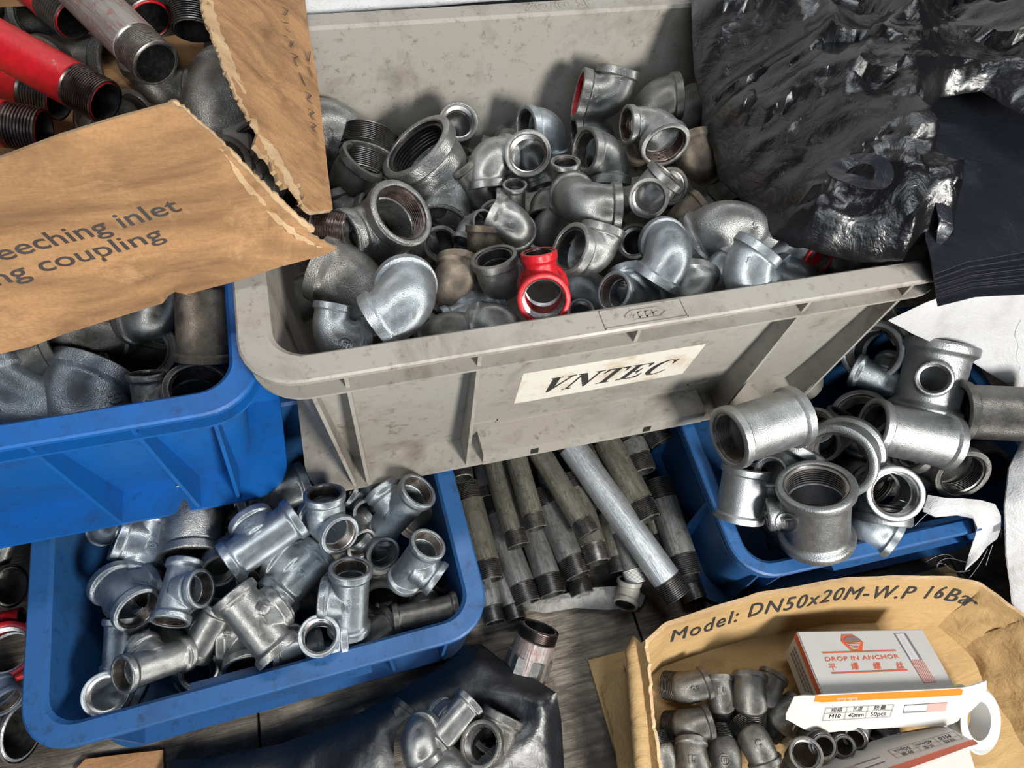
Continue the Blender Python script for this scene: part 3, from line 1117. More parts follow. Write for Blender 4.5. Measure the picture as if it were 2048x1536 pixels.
E(g, 'collar of an elbow behind the straight-collared one', 1572, 512, 34, (.55, .45, -.5), (-.6, .2, -.7), h=.01, L=1.4, mat='galv_cool')
E(g, 'low elbow sinking behind the front rim, right side', 1600, 560, 40, (-.75, .45, -.3), (.55, -.5, -.6), h=.0, L=1.3, mat='galv_cool')
E(g, 'dark elbow under the edge of the black bag by the right corner', 1680, 540, 38, (-.1, .9, -.3), (.7, -.3, -.6), h=-.005, L=1.2, mat='galv_dull')
C(g, 'dark red painted coupling glimpsed under the black bag', 1612, 505, 32, (-.5, .3, -.6), 1.3, h=.005, ref='c', mat='red_dark')
E(g, 'speckled elbow dome at the front rim below the smooth elbow', 1385, 590, 45, (.15, .8, -.5), (-.6, -.4, -.6), h=.01, L=1.3)
E(g, 'thin elbow collar right of the speckled dome', 1430, 548, 36, (.6, .6, -.3), (-.2, -.6, -.7), h=-.005, L=1.3, mat='galv_cool')
E(g, 'ring-lipped elbow at the front rim, left of the dusty half dome', 892, 655, 42, (.55, -.1, -.45), (-.5, -.6, -.6), h=.0, L=1.2, mat='galv_dull')
T(g, 'light bluish tee low between the front dome and the red tee', 948, 628, 40, (.8, .35, -.2), (-.3, .6, -.6), h=-.01)
E(g, 'speckled half-dome elbow at the front rim, left of the red tee', 1000, 640, 44, (-.7, -.1, -.6), (.2, -.8, -.5), h=.01, L=1.15)
E(g, 'dark mouth of an elbow behind the elbow cast 38', 1268, 482, 36, (-.2, .2, .95), (.3, -.8, -.4), h=.005, ref='a', mat='galv_dull', th='thread_dark')
E(g, 'brownish elbow collar behind the smooth down-left elbow', 1360, 440, 36, (.75, .5, -.2), (-.5, -.6, -.5), h=.0, mat='galv_brown')
E(g, 'dim elbow under the left part of the biggest elbow', 690, 372, 48, (.4, .5, .3), (-.4, -.6, -.5), h=-.02, mat='galv_dull', th='thread_dark')
E(g, 'small dark collar under the elbow mouth with the brown ring', 1085, 395, 30, (.05, -.75, .5), (.5, .3, -.8), h=.0, mat='galv_dull', th='thread_dark')
T(g, 'dark tee neck beside the small-necked tee, left of centre', 950, 375, 34, (.5, -.7, -.2), (.3, .6, -.6), h=-.005, mat='galv_dull')
E(g, 'pinkish rusty scrap of elbow collar below the reducing elbow near the bag', 1262, 315, 26, (-.2, .8, .1), (.6, -.4, -.5), h=.02, mat='galv_brown', mark=('6', 1265, 322, 14, -10))
E(g, 'grey elbow flank behind the domed elbow cast 16', 1100, 455, 40, (.5, .6, -.5), (-.4, -.6, -.6), h=-.01, mat='galv_dull')
E(g, 'dim elbow left of the dark mouth under the biggest elbow', 800, 500, 44, (.7, .4, -.4), (-.5, .5, -.5), h=-.02, mat='galv_dull')

# a lower layer that shows only as dim metal in the gaps
rnd = random.Random(5)


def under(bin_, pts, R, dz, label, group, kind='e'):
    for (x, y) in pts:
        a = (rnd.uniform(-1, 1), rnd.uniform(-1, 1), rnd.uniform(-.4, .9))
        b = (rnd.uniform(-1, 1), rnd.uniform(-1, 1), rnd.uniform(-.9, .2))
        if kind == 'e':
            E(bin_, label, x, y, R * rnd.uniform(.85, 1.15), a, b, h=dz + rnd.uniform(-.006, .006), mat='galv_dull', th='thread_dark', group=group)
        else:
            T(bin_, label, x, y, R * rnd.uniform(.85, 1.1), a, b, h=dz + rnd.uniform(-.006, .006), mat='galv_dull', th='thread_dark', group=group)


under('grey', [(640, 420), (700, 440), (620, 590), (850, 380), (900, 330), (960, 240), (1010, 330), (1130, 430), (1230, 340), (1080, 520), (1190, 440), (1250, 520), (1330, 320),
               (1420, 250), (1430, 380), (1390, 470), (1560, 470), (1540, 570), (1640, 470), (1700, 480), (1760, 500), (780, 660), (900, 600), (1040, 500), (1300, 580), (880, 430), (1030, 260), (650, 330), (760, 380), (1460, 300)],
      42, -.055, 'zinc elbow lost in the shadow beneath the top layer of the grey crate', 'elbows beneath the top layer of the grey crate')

# ------------------------------------------------------------------ left blue crate
l = 'left'
E(l, 'very large bright elbow cast 40 with its collar turned up-right', 140, 834, 88, (.38, .88, -.22), (.90, .0, -.45), h=-.036, L=1.3, mat='galv_cool', cw=.34, mark=('40', 228, 792, 30, -70))  # brighter zinc stands in for light that the cardboard panel keeps off
E(l, 'large elbow dome at the photo\'s left edge, half shaded', 20, 826, 78, (-.4, .75, -.45), (.5, .5, -.7), h=-.016, L=1.3, mat='galv_cool')  # lighter zinc here too, in place of light on the dome
E(l, 'big round elbow mouth facing the viewer, below the cardboard', 274, 697, 73, (-.08, .2, .97), (.3, .85, -.4), h=-.022, ref='a', L=1.2, mat='galv_dull', th='thread_dark')
T(l, 'big tee with bright threads in its mouth, in the crate\'s right corner', 398, 776, 68, (.08, .55, .82), (-.85, -.1, .2), h=.0, ref='a', La=1.2, Lb=1.35, q=.55, mat='galv', th='thread')
C(l, 'large upright coupling against the right wall of the left blue crate', 405, 640, 54, (.02, .95, .1), 1.55, h=.035, ref='c', mat='galv_brown', body=.93)
E(l, 'shiny collar under the cardboard edge beside the upright coupling', 318, 640, 50, (.1, .9, -.1), (-.6, -.4, -.6), h=.0, mat='galv')
E(l, 'dark elbow behind the very large bright elbow', 165, 678, 54, (.8, .2, -.4), (-.5, .4, -.6), h=-.01, mat='galv_dull')
T(l, 'bright tee neck wedged by the blue rim below the round mouth', 298, 800, 36, (-.1, .85, .2), (.7, .3, .3), h=-.02, mat='galv')
E(l, 'dark elbow at the left edge under the cardboard', 35, 725, 50, (.7, .3, .2), (-.4, -.6, -.5), h=-.01, mat='galv_dull', th='thread_dark')
under('left', [(110, 640), (420, 590), (340, 600), (80, 700)], 46, -.045, 'dim elbow deep in the left blue crate', 'elbows deep in the left blue crate')

# ------------------------------------------------------------------ lower left blue crate: tees
t = 'll'
T(t, 'tee lying with its wide mouth to the lower right, nearest the left inner wall', 278, 1222, 49, (.52, -.50, .68), (.45, .55, -.7), h=.035, ref='a', La=1.2, Lb=1.2)
T(t, 'upright tee cast 20 at the back left of the tee crate', 298, 1088, 46, (.22, .96, -.1), (-.95, .25, .1), h=.01, La=1.35, Lb=1.35, mark=('20', 302, 1098, 26, 75))
C(t, 'large vertical coupling emerging from under the upper blue crate', 384, 1048, 61, (.03, -.90, .42), 1.2, h=.02, ref='c', mat='galv', body=.93)
T(t, 'bright tee lying diagonally with square collars, top middle of the tee crate', 527, 1080, 45, (.80, .60, .02), (-.55, .62, -.45), h=.05, La=1.75, Lb=1.35, mark=[('o2', 497, 1054, 20, 38)], body=.86)
T(t, 'three-mouthed tee whose threaded mouths face up and right, near the grey crate', 682, 1072, 42, (.52, -.42, .74), (-.15, .86, .46), h=.065, ref='a', La=1.35, Lb=1.75)
T(t, 'long tee with an open mouth at top right, touching the blue rim', 838, 980, 41, (.52, .56, .62), (-.75, .2, -.55), h=.06, ref='a', La=1.9)
T(t, 'tee cast 20 leaning on the right wall, threaded mouth up-right', 858, 1087, 38, (.40, .58, .70), (.70, -.66, -.1), h=.075, ref='a', La=1.75, Lb=1.55, mark=[('20', 806, 1150, 24, 55), ('H', 836, 1112, 14, 55)])
T(t, 'upright tee cast 34 with dark mouth on top, bottom right of the pile', 702, 1135, 44, (-.02, .84, .54), (-.95, -.1, -.2), h=.075, ref='a', La=1.7, Lb=1.35, mark=[('3/4', 708, 1209, 20, 8)])
T(t, 'tilted tee cast 32 behind the upright tee', 596, 1148, 48, (.62, .76, -.15), (-.72, .55, -.35), h=.02, La=1.3, Lb=1.2, mark=('32', 606, 1145, 24, 80))
T(t, 'dusty tee on top of the pile with an oval mark, mouth to the lower right', 512, 1246, 48, (.66, -.72, .05), (.66, .62, -.15), h=.06, La=1.62, Lb=1.2, mat='galv', mark=('(o)', 528, 1217, 26, -20))
T(t, 'tee with a threaded mouth at right and another below, left centre', 404, 1176, 39, (.0, -.85, .4), (.74, .12, .66), h=.055, ref='b', q=1, La=1.6, Lb=1.5)
T(t, 'long tee with a small dark mouth at its left end, lower left of the pile', 243, 1350, 39, (-.80, -.30, .52), (-.15, .65, -.75), h=.055, ref='a', La=1.9, mat='galv')
E(t, 'bright ring mouth of an elbow in the lower left corner', 210, 1388, 43, (-.12, -.02, .98), (.85, -.2, -.3), h=.03, ref='a', L=1.5, mat='galv_cool')
T(t, 'round bright mouth with smooth bottom, centre of the front row', 402, 1338, 43, (.10, .12, .98), (-.8, .6, -.1), h=-.008, ref='a', La=1.3, Lb=1.25)
T(t, 'tee with a dark mouth facing down, under the dusty tee', 494, 1338, 47, (.12, -.84, .50), (-.85, .2, -.2), h=.0, ref='a', La=1.5, Lb=1.25, mat='galv', mark=('40', 455, 1272, 20, 85))
T(t, 'round threaded mouth facing the viewer beside the front blue rim', 638, 1271, 42, (-.05, .12, .98), (.95, .1, -.1), h=.055, ref='a', La=1.3, Lb=1.35, th='thread')
T(t, 'dark tee lying level in the right front corner', 852, 1226, 31, (.97, .2, -.05), (-.1, .6, -.7), h=.015, La=2.1, mat='galv_dull', mark=('B', 800, 1216, 16, 0))
T(t, 'small ring mouth below the grey crate corner, right of the three-mouthed tee', 735, 1025, 29, (.15, -.5, .85), (-.5, .6, -.5), h=.02, ref='a', mat='galv_cool', th='thread_dark')
E(t, 'small bright collar right under the grey crate', 745, 982, 28, (.75, .35, .1), (-.5, .3, -.6), h=.02, mat='galv_cool')
T(t, 'narrow tee squeezed between the long tee and the grey crate', 775, 985, 32, (.25, .85, -.1), (-.5, .1, -.8), h=.0)
E(t, 'dark half-hidden mouth left of the long tee', 725, 1090, 34, (.55, -.45, .65), (.4, .6, -.5), h=.02, ref='a', th='thread_dark')
E(t, 'bright curved collar between the long tee and the leaning tee', 768, 1108, 34, (.35, -.35, .8), (-.6, .5, -.4), h=.01, ref='a', mat='galv_cool', th='thread_dark')
T(t, 'wide tee at the top edge below both upper crates', 545, 990, 46, (.9, .35, -.1), (-.2, -.6, -.6), h=.005)
E(t, 'dark elbow mouth between the dusty tee and the diagonal tee', 440, 1142, 36, (.25, -.45, .80), (.6, .6, -.3), h=.035, ref='a', mat='galv', th='thread_dark')
T(t, 'grey tee flank between the left centre tee and the dusty tee', 415, 1262, 36, (.3, .7, .3), (-.4, -.3, -.7), h=.01, mat='galv')
T(t, 'collar showing behind the long tee at the lower left', 238, 1288, 33, (-.1, .85, .1), (.8, .2, -.5), h=.01, mat='galv_cool')
E(t, 'collar at the right of the round threaded mouth by the front rim', 690, 1262, 30, (.8, -.1, -.1), (-.4, .4, -.8), h=.01)
T(t, 'darker tee end under the upright tee cast 34', 744, 1272, 34, (.7, .5, -.1), (-.2, .3, -.8), h=.0, mat='galv_dull')
T(t, 'bluish tee flank between the round threaded mouth and the down-facing mouth', 590, 1295, 33, (.9, .3, -.2), (-.2, .4, -.8), h=.01)
E(t, 'collar piece at the far left of the tee pile', 222, 1060, 34, (.1, .9, .0), (-.3, -.3, -.8), h=-.005, mat='galv_cool')
T(t, 'dim tee in the gap left of the bright diagonal tee', 448, 1058, 34, (.8, .5, .1), (-.3, .6, -.5), h=-.02, mat='galv_dull')
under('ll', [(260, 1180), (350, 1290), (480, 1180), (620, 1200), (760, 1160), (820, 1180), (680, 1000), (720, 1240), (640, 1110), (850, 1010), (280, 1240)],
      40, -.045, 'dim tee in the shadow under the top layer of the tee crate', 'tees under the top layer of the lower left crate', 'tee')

# ------------------------------------------------------------------ lower right blue crate: couplings and tees
q_ = 'lr'
C(q_, 'big coupling perched on the blue rim against the grey crate, threads facing left', 1455, 877, 65, (-.82, -.28, .50), 1.28, h=.085, ref='a', th='thread')
C(q_, 'smooth wide ring coupling looking straight up at the viewer', 1672, 925, 76, (-.25, -.26, .93), .62, h=.050, ref='a', mat='coupling')
T(q_, 'foremost reducing tee standing upright with wide threaded mouth on top', 1632, 968, 77, (.04, .74, .67), (-.98, .05, .25), h=.075, ref='a', q=.42, La=1.02, Lb=1.25, mat='coupling', mark=[('(o)', 1574, 1047, 34, 0), ('BT-J', 1562, 1103, 15, -10)], cw=.22)
C(q_, 'lying coupling in the middle with its dark mouth turned left', 1742, 852, 58, (-.82, .20, .50), 1.45, h=.045, ref='a', mat='coupling', th='thread')
T(q_, 'reducing tee with a small round side outlet facing the viewer', 1868, 757, 36, (.22, .96, .0), (.03, .02, .99), h=.075, ref='b', q=.50, La=1.10, Lb=1.05, mat='coupling', cw=.26)
C(q_, 'dark coupling at the right edge beside the white sack, mouth to the left', 1915, 822, 60, (-.88, .05, .40), 1.4, h=.055, ref='a', mat='galv_dull', th='thread_dark')
T(q_, 'round mouth peeping out behind the grey crate corner', 1742, 702, 62, (-.25, .05, .93), (.75, .45, -.3), h=.03, ref='a', La=1.1, Lb=1.2, mat='coupling', th='thread_dark')
C(q_, 'bright thin-lipped ring behind the lying coupling', 1718, 828, 56, (-.15, .45, .88), .9, h=.015, ref='a', mat='coupling')
E(q_, 'elbow facing down-right with shiny threads near the white sack', 1928, 952, 56, (.48, -.55, .66), (-.7, .6, -.3), h=.02, ref='a', L=1.35, mat='galv_dull', th='thread_dark')
T(q_, 'tee with a small ring outlet between the two big couplings at left', 1540, 943, 33, (.5, .7, -.1), (-.22, .05, .95), h=.04, ref='b', q=.55, La=1.25, Lb=1.3, mat='coupling', th='thread_dark')
T(q_, 'tee with clear bright threads facing the viewer, right of the foremost tee', 1792, 988, 56, (.28, -.10, .94), (-.2, -.85, -.3), h=.045, ref='a', La=1.2, Lb=1.2, mat='coupling', mark=('H-10', 1748, 960, 14, 85))
C(q_, 'pale coupling body tucked in the left corner of the right crate', 1485, 985, 50, (-.2, -.9, -.2), 1.1, h=.01, ref='c', mat='coupling')
E(q_, 'inner ring seen through the wide ring coupling', 1640, 885, 40, (-.3, -.1, .93), (.5, .5, -.5), h=.005, ref='a', mat='galv_dull', th='thread_dark')
E(q_, 'shiny shoulder of an elbow below the bright-threaded tee', 1735, 1050, 38, (.7, -.5, -.1), (-.5, -.3, -.7), h=.0, mat='galv_cool')
C(q_, 'thin ring edge above the wide ring coupling', 1628, 850, 40, (-.1, .4, .9), .9, h=.01, ref='a', mat='coupling', th='thread_dark')
T(q_, 'bright fitting shoulder below the round mouth behind the grey crate', 1765, 760, 36, (.7, -.3, .1), (.2, .6, -.6), h=.01, mat='galv_cool')
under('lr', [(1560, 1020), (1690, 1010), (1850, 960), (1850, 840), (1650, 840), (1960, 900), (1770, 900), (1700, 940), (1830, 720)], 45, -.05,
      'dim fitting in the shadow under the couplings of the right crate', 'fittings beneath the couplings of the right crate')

# ------------------------------------------------------------------ loose pipe nipples on the board between the crates
NI = [
    ('short threaded end touching the grey crate, leftmost above the pipes', (905, 850, .085), (925, 958, .085), 23, 'pipe', 'thread_dark'),
    ('pipe lying against the tee crate wall, leftmost of the long nipples', (931, 968, .050), (980, 1162, .045), 28, 'pipe', 'thread_dark'),
    ('thin nipple end showing between the two leftmost pipes', (955, 880, .055), (975, 996, .050), 17, 'pipe_grey', 'thread'),
    ('grey speckled nipple, its lower end furthest toward the board', (976, 998, .030), (1056, 1207, .025), 28, 'pipe_grey', 'thread_dark'),
    ('olive-stained nipple on the upper layer, third from the left', (975, 880, .080), (1037, 1093, .070), 23, 'pipe', 'thread'),
    ('brown-stained nipple with bright threads ending highest in the stack', (1022, 880, .100), (1073, 1058, .090), 22, 'pipe', 'thread'),
    ('dirty nipple crossing the stack diagonally to the right', (1058, 870, .095), (1178, 1068, .085), 23, 'pipe', 'thread'),
    ('longest nipple, clean bright zinc, laid diagonally over the others', (1120, 860, .100), (1358, 1193, .060), 29, 'pipe_new', 'thread_dark'),
    ('thick grimy nipple right of the long bright one', (1195, 850, .085), (1297, 1040, .080), 29, 'pipe', 'thread_dark'),
    ('short bluish nipple under the grey crate at upper right', (1252, 850, .090), (1287, 945, .085), 27, 'pipe_grey', 'thread_dark'),
    ('dark nipple at the right, close to the right blue crate', (1312, 960, .050), (1375, 1152, .035), 30, 'pipe_grey', 'thread_dark'),
    ('pale nipple in the middle with a plugged-looking lower end', (1052, 1010, .035), (1106, 1190, .030), 28, 'pipe_grey', 'thread_dark'),
    ('nipple right of the middle pale one, ending above the clear film', (1082, 980, .050), (1158, 1152, .045), 28, 'pipe_grey', 'thread_dark'),
    ('short thick nipple under the diagonal dirty one', (1142, 950, .060), (1196, 1126, .055), 27, 'pipe', 'thread'),
    ('shadowed nipple end left of the white-threaded one', (1205, 1000, .040), (1240, 1145, .030), 22, 'pipe', 'thread_dark'),
    ('thin nipple ending in whitish threads', (1230, 1040, .045), (1272, 1168, .035), 20, 'pipe_grey', 'white_plastic'),
    ('dark nipple end low beside the tee crate corner', (962, 1120, .022), (990, 1245, .020), 22, 'pipe_grey', 'thread_dark'),
    ('narrow nipple end right of the low corner one', (998, 1120, .020), (1033, 1240, .018), 21, 'pipe_grey', 'thread_dark'),
    ('stub of a pipe disappearing under the grey crate at the far right', (1290, 830, .105), (1325, 885, .100), 27, 'pipe', 'thread_dark'),
    ('light nipple end beyond the long bright pipe\'s tip', (1345, 1090, .022), (1392, 1200, .018), 24, 'pipe_grey', 'thread'),
    ('nipple under the middle of the stack, only its threads showing', (1130, 1080, .020), (1165, 1190, .018), 24, 'pipe', 'thread_dark'),
    ('grey nipple behind the brown-stained one', (1085, 890, .055), (1110, 1010, .055), 22, 'pipe_grey', 'thread_dark'),
    ('dark thin nipple right of the diagonal dirty one', (1130, 880, .060), (1195, 1020, .055), 20, 'pipe_grey', 'thread_dark'),
    ('nipple buried under the thick grimy one', (1180, 950, .040), (1260, 1110, .030), 24, 'pipe', 'thread_dark'),
    ('nipple buried beneath the right dark one', (1270, 930, .040), (1330, 1100, .025), 24, 'pipe', 'thread_dark'),
]
for lab, p1, p2, R, m_, th_2 in NI:
    nipple(lab, p1, p2, R, mat=m_, th=th_2, group='pipe nipples between the crates')
# the red sealed union standing in front of the pipes
un = nipple('old pipe union with rusty threads and red sealant, standing on the board', (1034, 1392, .018), (1080, 1254, .056), 41, mat='pipe_primer', th='thread_brown', name='pipe_union', cat='pipe union', TL=.55)
V, F = solid([(1.15, 1.06), (1.2, 1.14), (2.1, 1.14), (2.16, 1.06)], 6)
add_part('hex_nut', mesh_from('hex_nut', V, F, None), M['galv'], un)
V, F = revolve([(.86, 1.0), (.9, 1.07), (1.06, 1.10), (1.14, 1.0)], 30)
add_part('sealant', mesh_from('sealant', V, F, 40), M['red_ink'], un)
E('floor', 'dirty white plastic elbow lying on the board under the pipes', 1256, 1186, 25, (.15, .85, .3), (-.2, -.75, .2), h=.01, ang=135, mat=flat('dirty_white_plastic', (.20, .19, .165), .4), th='thread_dark', L=1.1)

# ------------------------------------------------------------------ left edge, beside the tee crate
T('floor', 'galvanized threaded fitting cut off at the left edge, topmost there', -5, 1085, 40, (.2, .9, .2), (-.8, .1, .3), h=.09, mat='galv')
nipple('dark open threaded ring at the left edge beside the tee crate', (-60, 1180, .09), (22, 1172, .105), 44, mat='galv_dull', th='thread_dark', name='threaded_pipe', cat='pipe', TL=1.0)
C('floor', 'red painted coupling with grey threaded core at the left edge', 8, 1300, 56, (-.2, .1, .95), .8, h=.08, mat='red', th='thread')
nipple('large grey threaded pipe end at the lower left edge', (-120, 1470, .06), (46, 1462, .075), 62, mat='pipe_new', th='thread', name='threaded_pipe', cat='pipe', TL=1.0, n=8)
C('floor', 'slate blue rounded cap at the left edge under the red coupling', 2, 1390, 34, (.5, -.5, .5), .7, h=.09, ref='c', mat=flat('slate_blue_paint', (.07, .09, .13), .5))
nipple('strip of red painted pipe at the left edge above the red coupling', (-80, 1262, .085), (44, 1232, .09), 18, mat='red', th='red_dark', name='red_pipe', cat='pipe')

# ------------------------------------------------------------------ pipes in the torn cardboard box
nipple('thick grey pipe with bright threaded end, upper left', (85, -95, .47), (312, 128, .45), 47, mat='pipe_primer', th='thread', name='threaded_pipe', cat='pipe', TL=1.3, ext=1, bore=.86, n=13)
nipple('bright red pipe with bare threaded end, in the torn box', (-60, 55, .46), (212, 205, .44), 46, mat='red', th='thread_brown', name='threaded_pipe', cat='pipe', TL=1.5, ext=1, bore=.84, n=14)
nipple('reddish pipe end lowest at the left in the torn box', (-120, 225, .43), (88, 262, .42), 46, mat='red_dark', th='thread_brown', name='threaded_pipe', cat='pipe', TL=1.4, bore=.84)
nipple('dark upright pipe end beside the torn flap', (380, -80, .44), (388, 62, .41), 43, mat='pipe_grey', th='thread_dark', name='threaded_pipe', cat='pipe', TL=1.2, bore=.84)
nipple('red pipe in shadow behind the thick grey one', (190, -120, .43), (300, 40, .41), 46, mat='red_dark', th='thread_dark', name='threaded_pipe', cat='pipe')
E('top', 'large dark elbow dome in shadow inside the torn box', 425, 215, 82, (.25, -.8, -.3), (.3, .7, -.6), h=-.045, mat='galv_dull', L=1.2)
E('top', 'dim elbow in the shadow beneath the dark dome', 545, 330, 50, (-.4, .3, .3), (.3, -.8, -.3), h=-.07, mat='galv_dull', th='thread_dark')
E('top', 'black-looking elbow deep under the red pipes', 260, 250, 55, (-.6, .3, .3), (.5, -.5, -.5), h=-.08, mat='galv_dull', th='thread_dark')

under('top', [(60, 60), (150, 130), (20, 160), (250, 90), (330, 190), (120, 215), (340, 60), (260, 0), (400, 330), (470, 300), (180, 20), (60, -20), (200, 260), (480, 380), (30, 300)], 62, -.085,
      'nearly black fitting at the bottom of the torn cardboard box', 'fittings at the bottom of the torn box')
for lab, p1, p2, R_ in (('red-grey pipe end in deep shadow between the two red pipes', (-80, 130, .40), (120, 200, .39), 44), ('grey pipe lost in shadow above the bright red pipe', (0, -90, .42), (150, 40, .40), 44)):
    nipple(lab, p1, p2, R_, mat='red_dark', th='thread_dark', name='threaded_pipe', cat='pipe', TL=1.4, bore=.84)

# ------------------------------------------------------------------ kraft box at lower right: street elbows
b_ = 'box'
SE = dict(ang=135, male=True, L=1.15, th='thread_dark', mat='galv_dull', name='street_elbow', cw=.30)


def S(label, x, y, R, A, B, h=0, mark=None, **k):
    kw = dict(SE); kw.update(k)
    return E(b_, label, x, y, R, A, B, h=h, mark=mark, **kw)


S('street elbow with threads pointing left, top left in the kraft box', 1380, 1376, 33, (.9, .28, -.2), (-.9, -.05, -.2), h=.01, mark=('o2', 1392, 1378, 16, -20))
S('street elbow with threads pointing down, cast N', 1443, 1392, 31, (.0, .9, -.2), (.05, -.9, -.2), h=.012, mark=('N', 1443, 1385, 20, -5))
S('street elbow with a broad neck and threads down, top middle of the kraft box', 1500, 1390, 35, (.12, .92, -.3), (-.1, -.92, -.18), h=.03)
S('street elbow cast 2 half behind the broad-necked one', 1535, 1380, 30, (.45, .75, -.3), (-.4, -.75, -.4), h=.01, mark=('2', 1541, 1381, 18, 20))
S('street elbow with threads left, second row in the kraft box', 1383, 1452, 34, (.92, .2, -.18), (-.92, -.1, -.18), h=.01)
S('street elbow cut by the photo\'s bottom edge, collar up, left', 1385, 1520, 33, (.02, .92, -.3), (.2, -.85, -.4), h=.015, mark=('15', 1385, 1520, 18, 0))
S('street elbow with threads pointing up, bottom row', 1452, 1512, 33, (-.1, -.92, -.18), (0, .92, -.3), h=.015, mark=('(o)', 1450, 1520, 18, 0))
S('street elbow with threads up-left, crossing in the middle', 1515, 1490, 34, (.25, -.85, -.18), (-.4, .85, -.25), h=.03, mark=('C', 1518, 1487, 16, 0))
S('street elbow with threads down-left, right of the crossing one', 1572, 1432, 32, (.7, .5, -.45), (-.75, -.55, -.25), h=.01)
S('street elbow whose threaded ring faces the viewer, below the front carton', 1632, 1478, 29, (-.7, .6, -.4), (.35, -.35, .85), h=.03)
S('second street elbow ring facing the viewer, right of the first', 1672, 1480, 26, (-.3, .8, -.4), (.3, -.3, .88), h=.02)
S('big street elbow ring at the bottom between the cartons', 1605, 1512, 32, (.2, .1, .96), (-.5, -.7, -.3), h=.035, th='thread')
S('street elbow ring half under the front carton', 1712, 1455, 27, (.5, .6, -.3), (-.1, -.4, .88), h=.02)
S('street elbow lying under the carton edge, far right of the row', 1765, 1462, 25, (.9, .1, -.1), (-.9, -.2, .2), h=.01)
S('dark threads at the left wall, lowest in the kraft box', 1330, 1515, 27, (-.3, -.9, -.2), (.1, .95, .1), h=.005)
S('street elbow collar at the very bottom, right of the crossing one', 1530, 1540, 30, (.2, .9, .3), (-.2, -.9, .1), h=.02)
S('dark street elbow in the gap behind the rings', 1590, 1470, 27, (.6, .2, -.2), (-.7, -.1, .1), h=.0)

# ------------------------------------------------------------------ fittings in the black bag at the bottom
E('bag', 'grey elbow with a domed end standing in the black bag', 828, 1482, 40, (.35, .35, -.6), (.5, -.75, -.2), h=.03, mat='galv', L=1.2)
T('bag', 'threaded ring mouth facing the viewer in the black bag', 960, 1488, 46, (-.42, .12, .88), (.5, .7, -.3), h=.03, ref='a', La=1.1, mat='galv_dull', th='thread')
E('bag', 'smooth grey elbow body at the bottom edge in the black bag', 885, 1522, 44, (.6, -.7, -.1), (-.6, .4, -.5), h=.02, mat='galv', L=1.3)
T('bag', 'tee with bright collars behind the ring mouth in the black bag', 905, 1445, 36, (.65, .7, -.1), (-.3, .4, -.7), h=.015, mat='galv')
E('bag', 'outer ring of an elbow right behind the threaded ring mouth', 985, 1462, 42, (-.1, .2, .9), (.6, .6, -.5), h=.005, ref='a', mat='galv_dull', th='thread_dark')
E('bag', 'low collar rim at the bottom edge of the bag', 918, 1545, 36, (.1, .6, .7), (.4, -.7, -.3), h=.02, mat='galv', th='thread_dark', ref='a')
E('bag', 'small dark elbow right of the tee cartons of the bag, almost black', 790, 1452, 30, (.4, .6, .0), (-.4, -.5, -.5), h=-.01, mat='galv_dull', th='thread_dark')

# ------------------------------------------------------------------ sheets: cardboard, film, cloth
def ray_plane(x, y, O, n):
    d = ray(x, y)
    return CAM_LOC + d * ((O - CAM_LOC).dot(n) / d.dot(n))


def plane3(a, b, c):
    n = (b - a).cross(c - a).normalized()
    if n.dot(CAM_LOC - a) < 0: n = -n
    return a, n


def densify(pts, step):
    out = []
    for i in range(len(pts)):
        a, b = pts[i], pts[(i + 1) % len(pts)]
        k = max(1, int((b - a).length / step))
        for j in range(k): out.append(a.lerp(b, j / k))
    return out


def inside(p, poly):
    r = False
    for i in range(len(poly)):
        a, b = poly[i], poly[i - 1]
        if (a.y > p.y) != (b.y > p.y) and p.x < (b.x - a.x) * (p.y - a.y) / (b.y - a.y) + a.x: r = not r
    return r


def seg_dist(p, poly):
    m = 1e9
    for i in range(len(poly)):
        a, b = poly[i], poly[i - 1]
        ab = b - a
        t = max(0, min(1, (p - a).dot(ab) / max(ab.length_squared, 1e-12)))
        m = min(m, (a + ab * t - p).length)
    return m


def tri2d(out2, step, seed=1, jit=.35):
    """triangulated polygon: outline points first, then jittered interior points"""
    rn = random.Random(seed)
    poly = out2
    x0, x1 = min(p.x for p in poly), max(p.x for p in poly)
    y0, y1 = min(p.y for p in poly), max(p.y for p in poly)
    pts = list(poly)
    ny = int((y1 - y0) / (step * .87)) + 1
    nx = int((x1 - x0) / step) + 1
    for j in range(ny):
        for i in range(nx):
            p = Vector((x0 + (i + .5 * (j % 2)) * step + rn.uniform(-jit, jit) * step, y0 + j * step * .87 + rn.uniform(-jit, jit) * step))
            if inside(p, poly) and seg_dist(p, poly) > step * .45: pts.append(p)
    v, e, f, ov, oe, of = geometry.delaunay_2d_cdt(pts, [], [list(range(len(poly)))], 1, 1e-7)
    return v, f, len(poly)


def two_sided(name, top, faces, normal_thick, mat, parent=None, edge_mat=None, ang=35):
    """closes a triangulated surface into a sheet with real thickness; normal_thick: vector(s) towards the back"""
    n = len(top)
    V = list(top) + [p - (normal_thick[i] if isinstance(normal_thick, list) else normal_thick) for i, p in enumerate(top)]
    F = [tuple(f) for f in faces]
    cnt = {}
    for f in F:
        for i in range(len(f)):
            a, b = f[i], f[(i + 1) % len(f)]
            cnt[(a, b)] = 1
    bnd = [(a, b) for (a, b) in cnt if (b, a) not in cnt]
    allF = F + [tuple(i + n for i in reversed(f)) for f in F] + [(b, a, a + n, b + n) for a, b in bnd]
    me = mesh_from(name, V, allF, ang)
    o = link(name, me, mat, parent)
    if edge_mat:
        me.materials.append(edge_mat)
        k = 2 * len(F)
        for p in me.polygons[k:]: p.material_index = 1
    return o


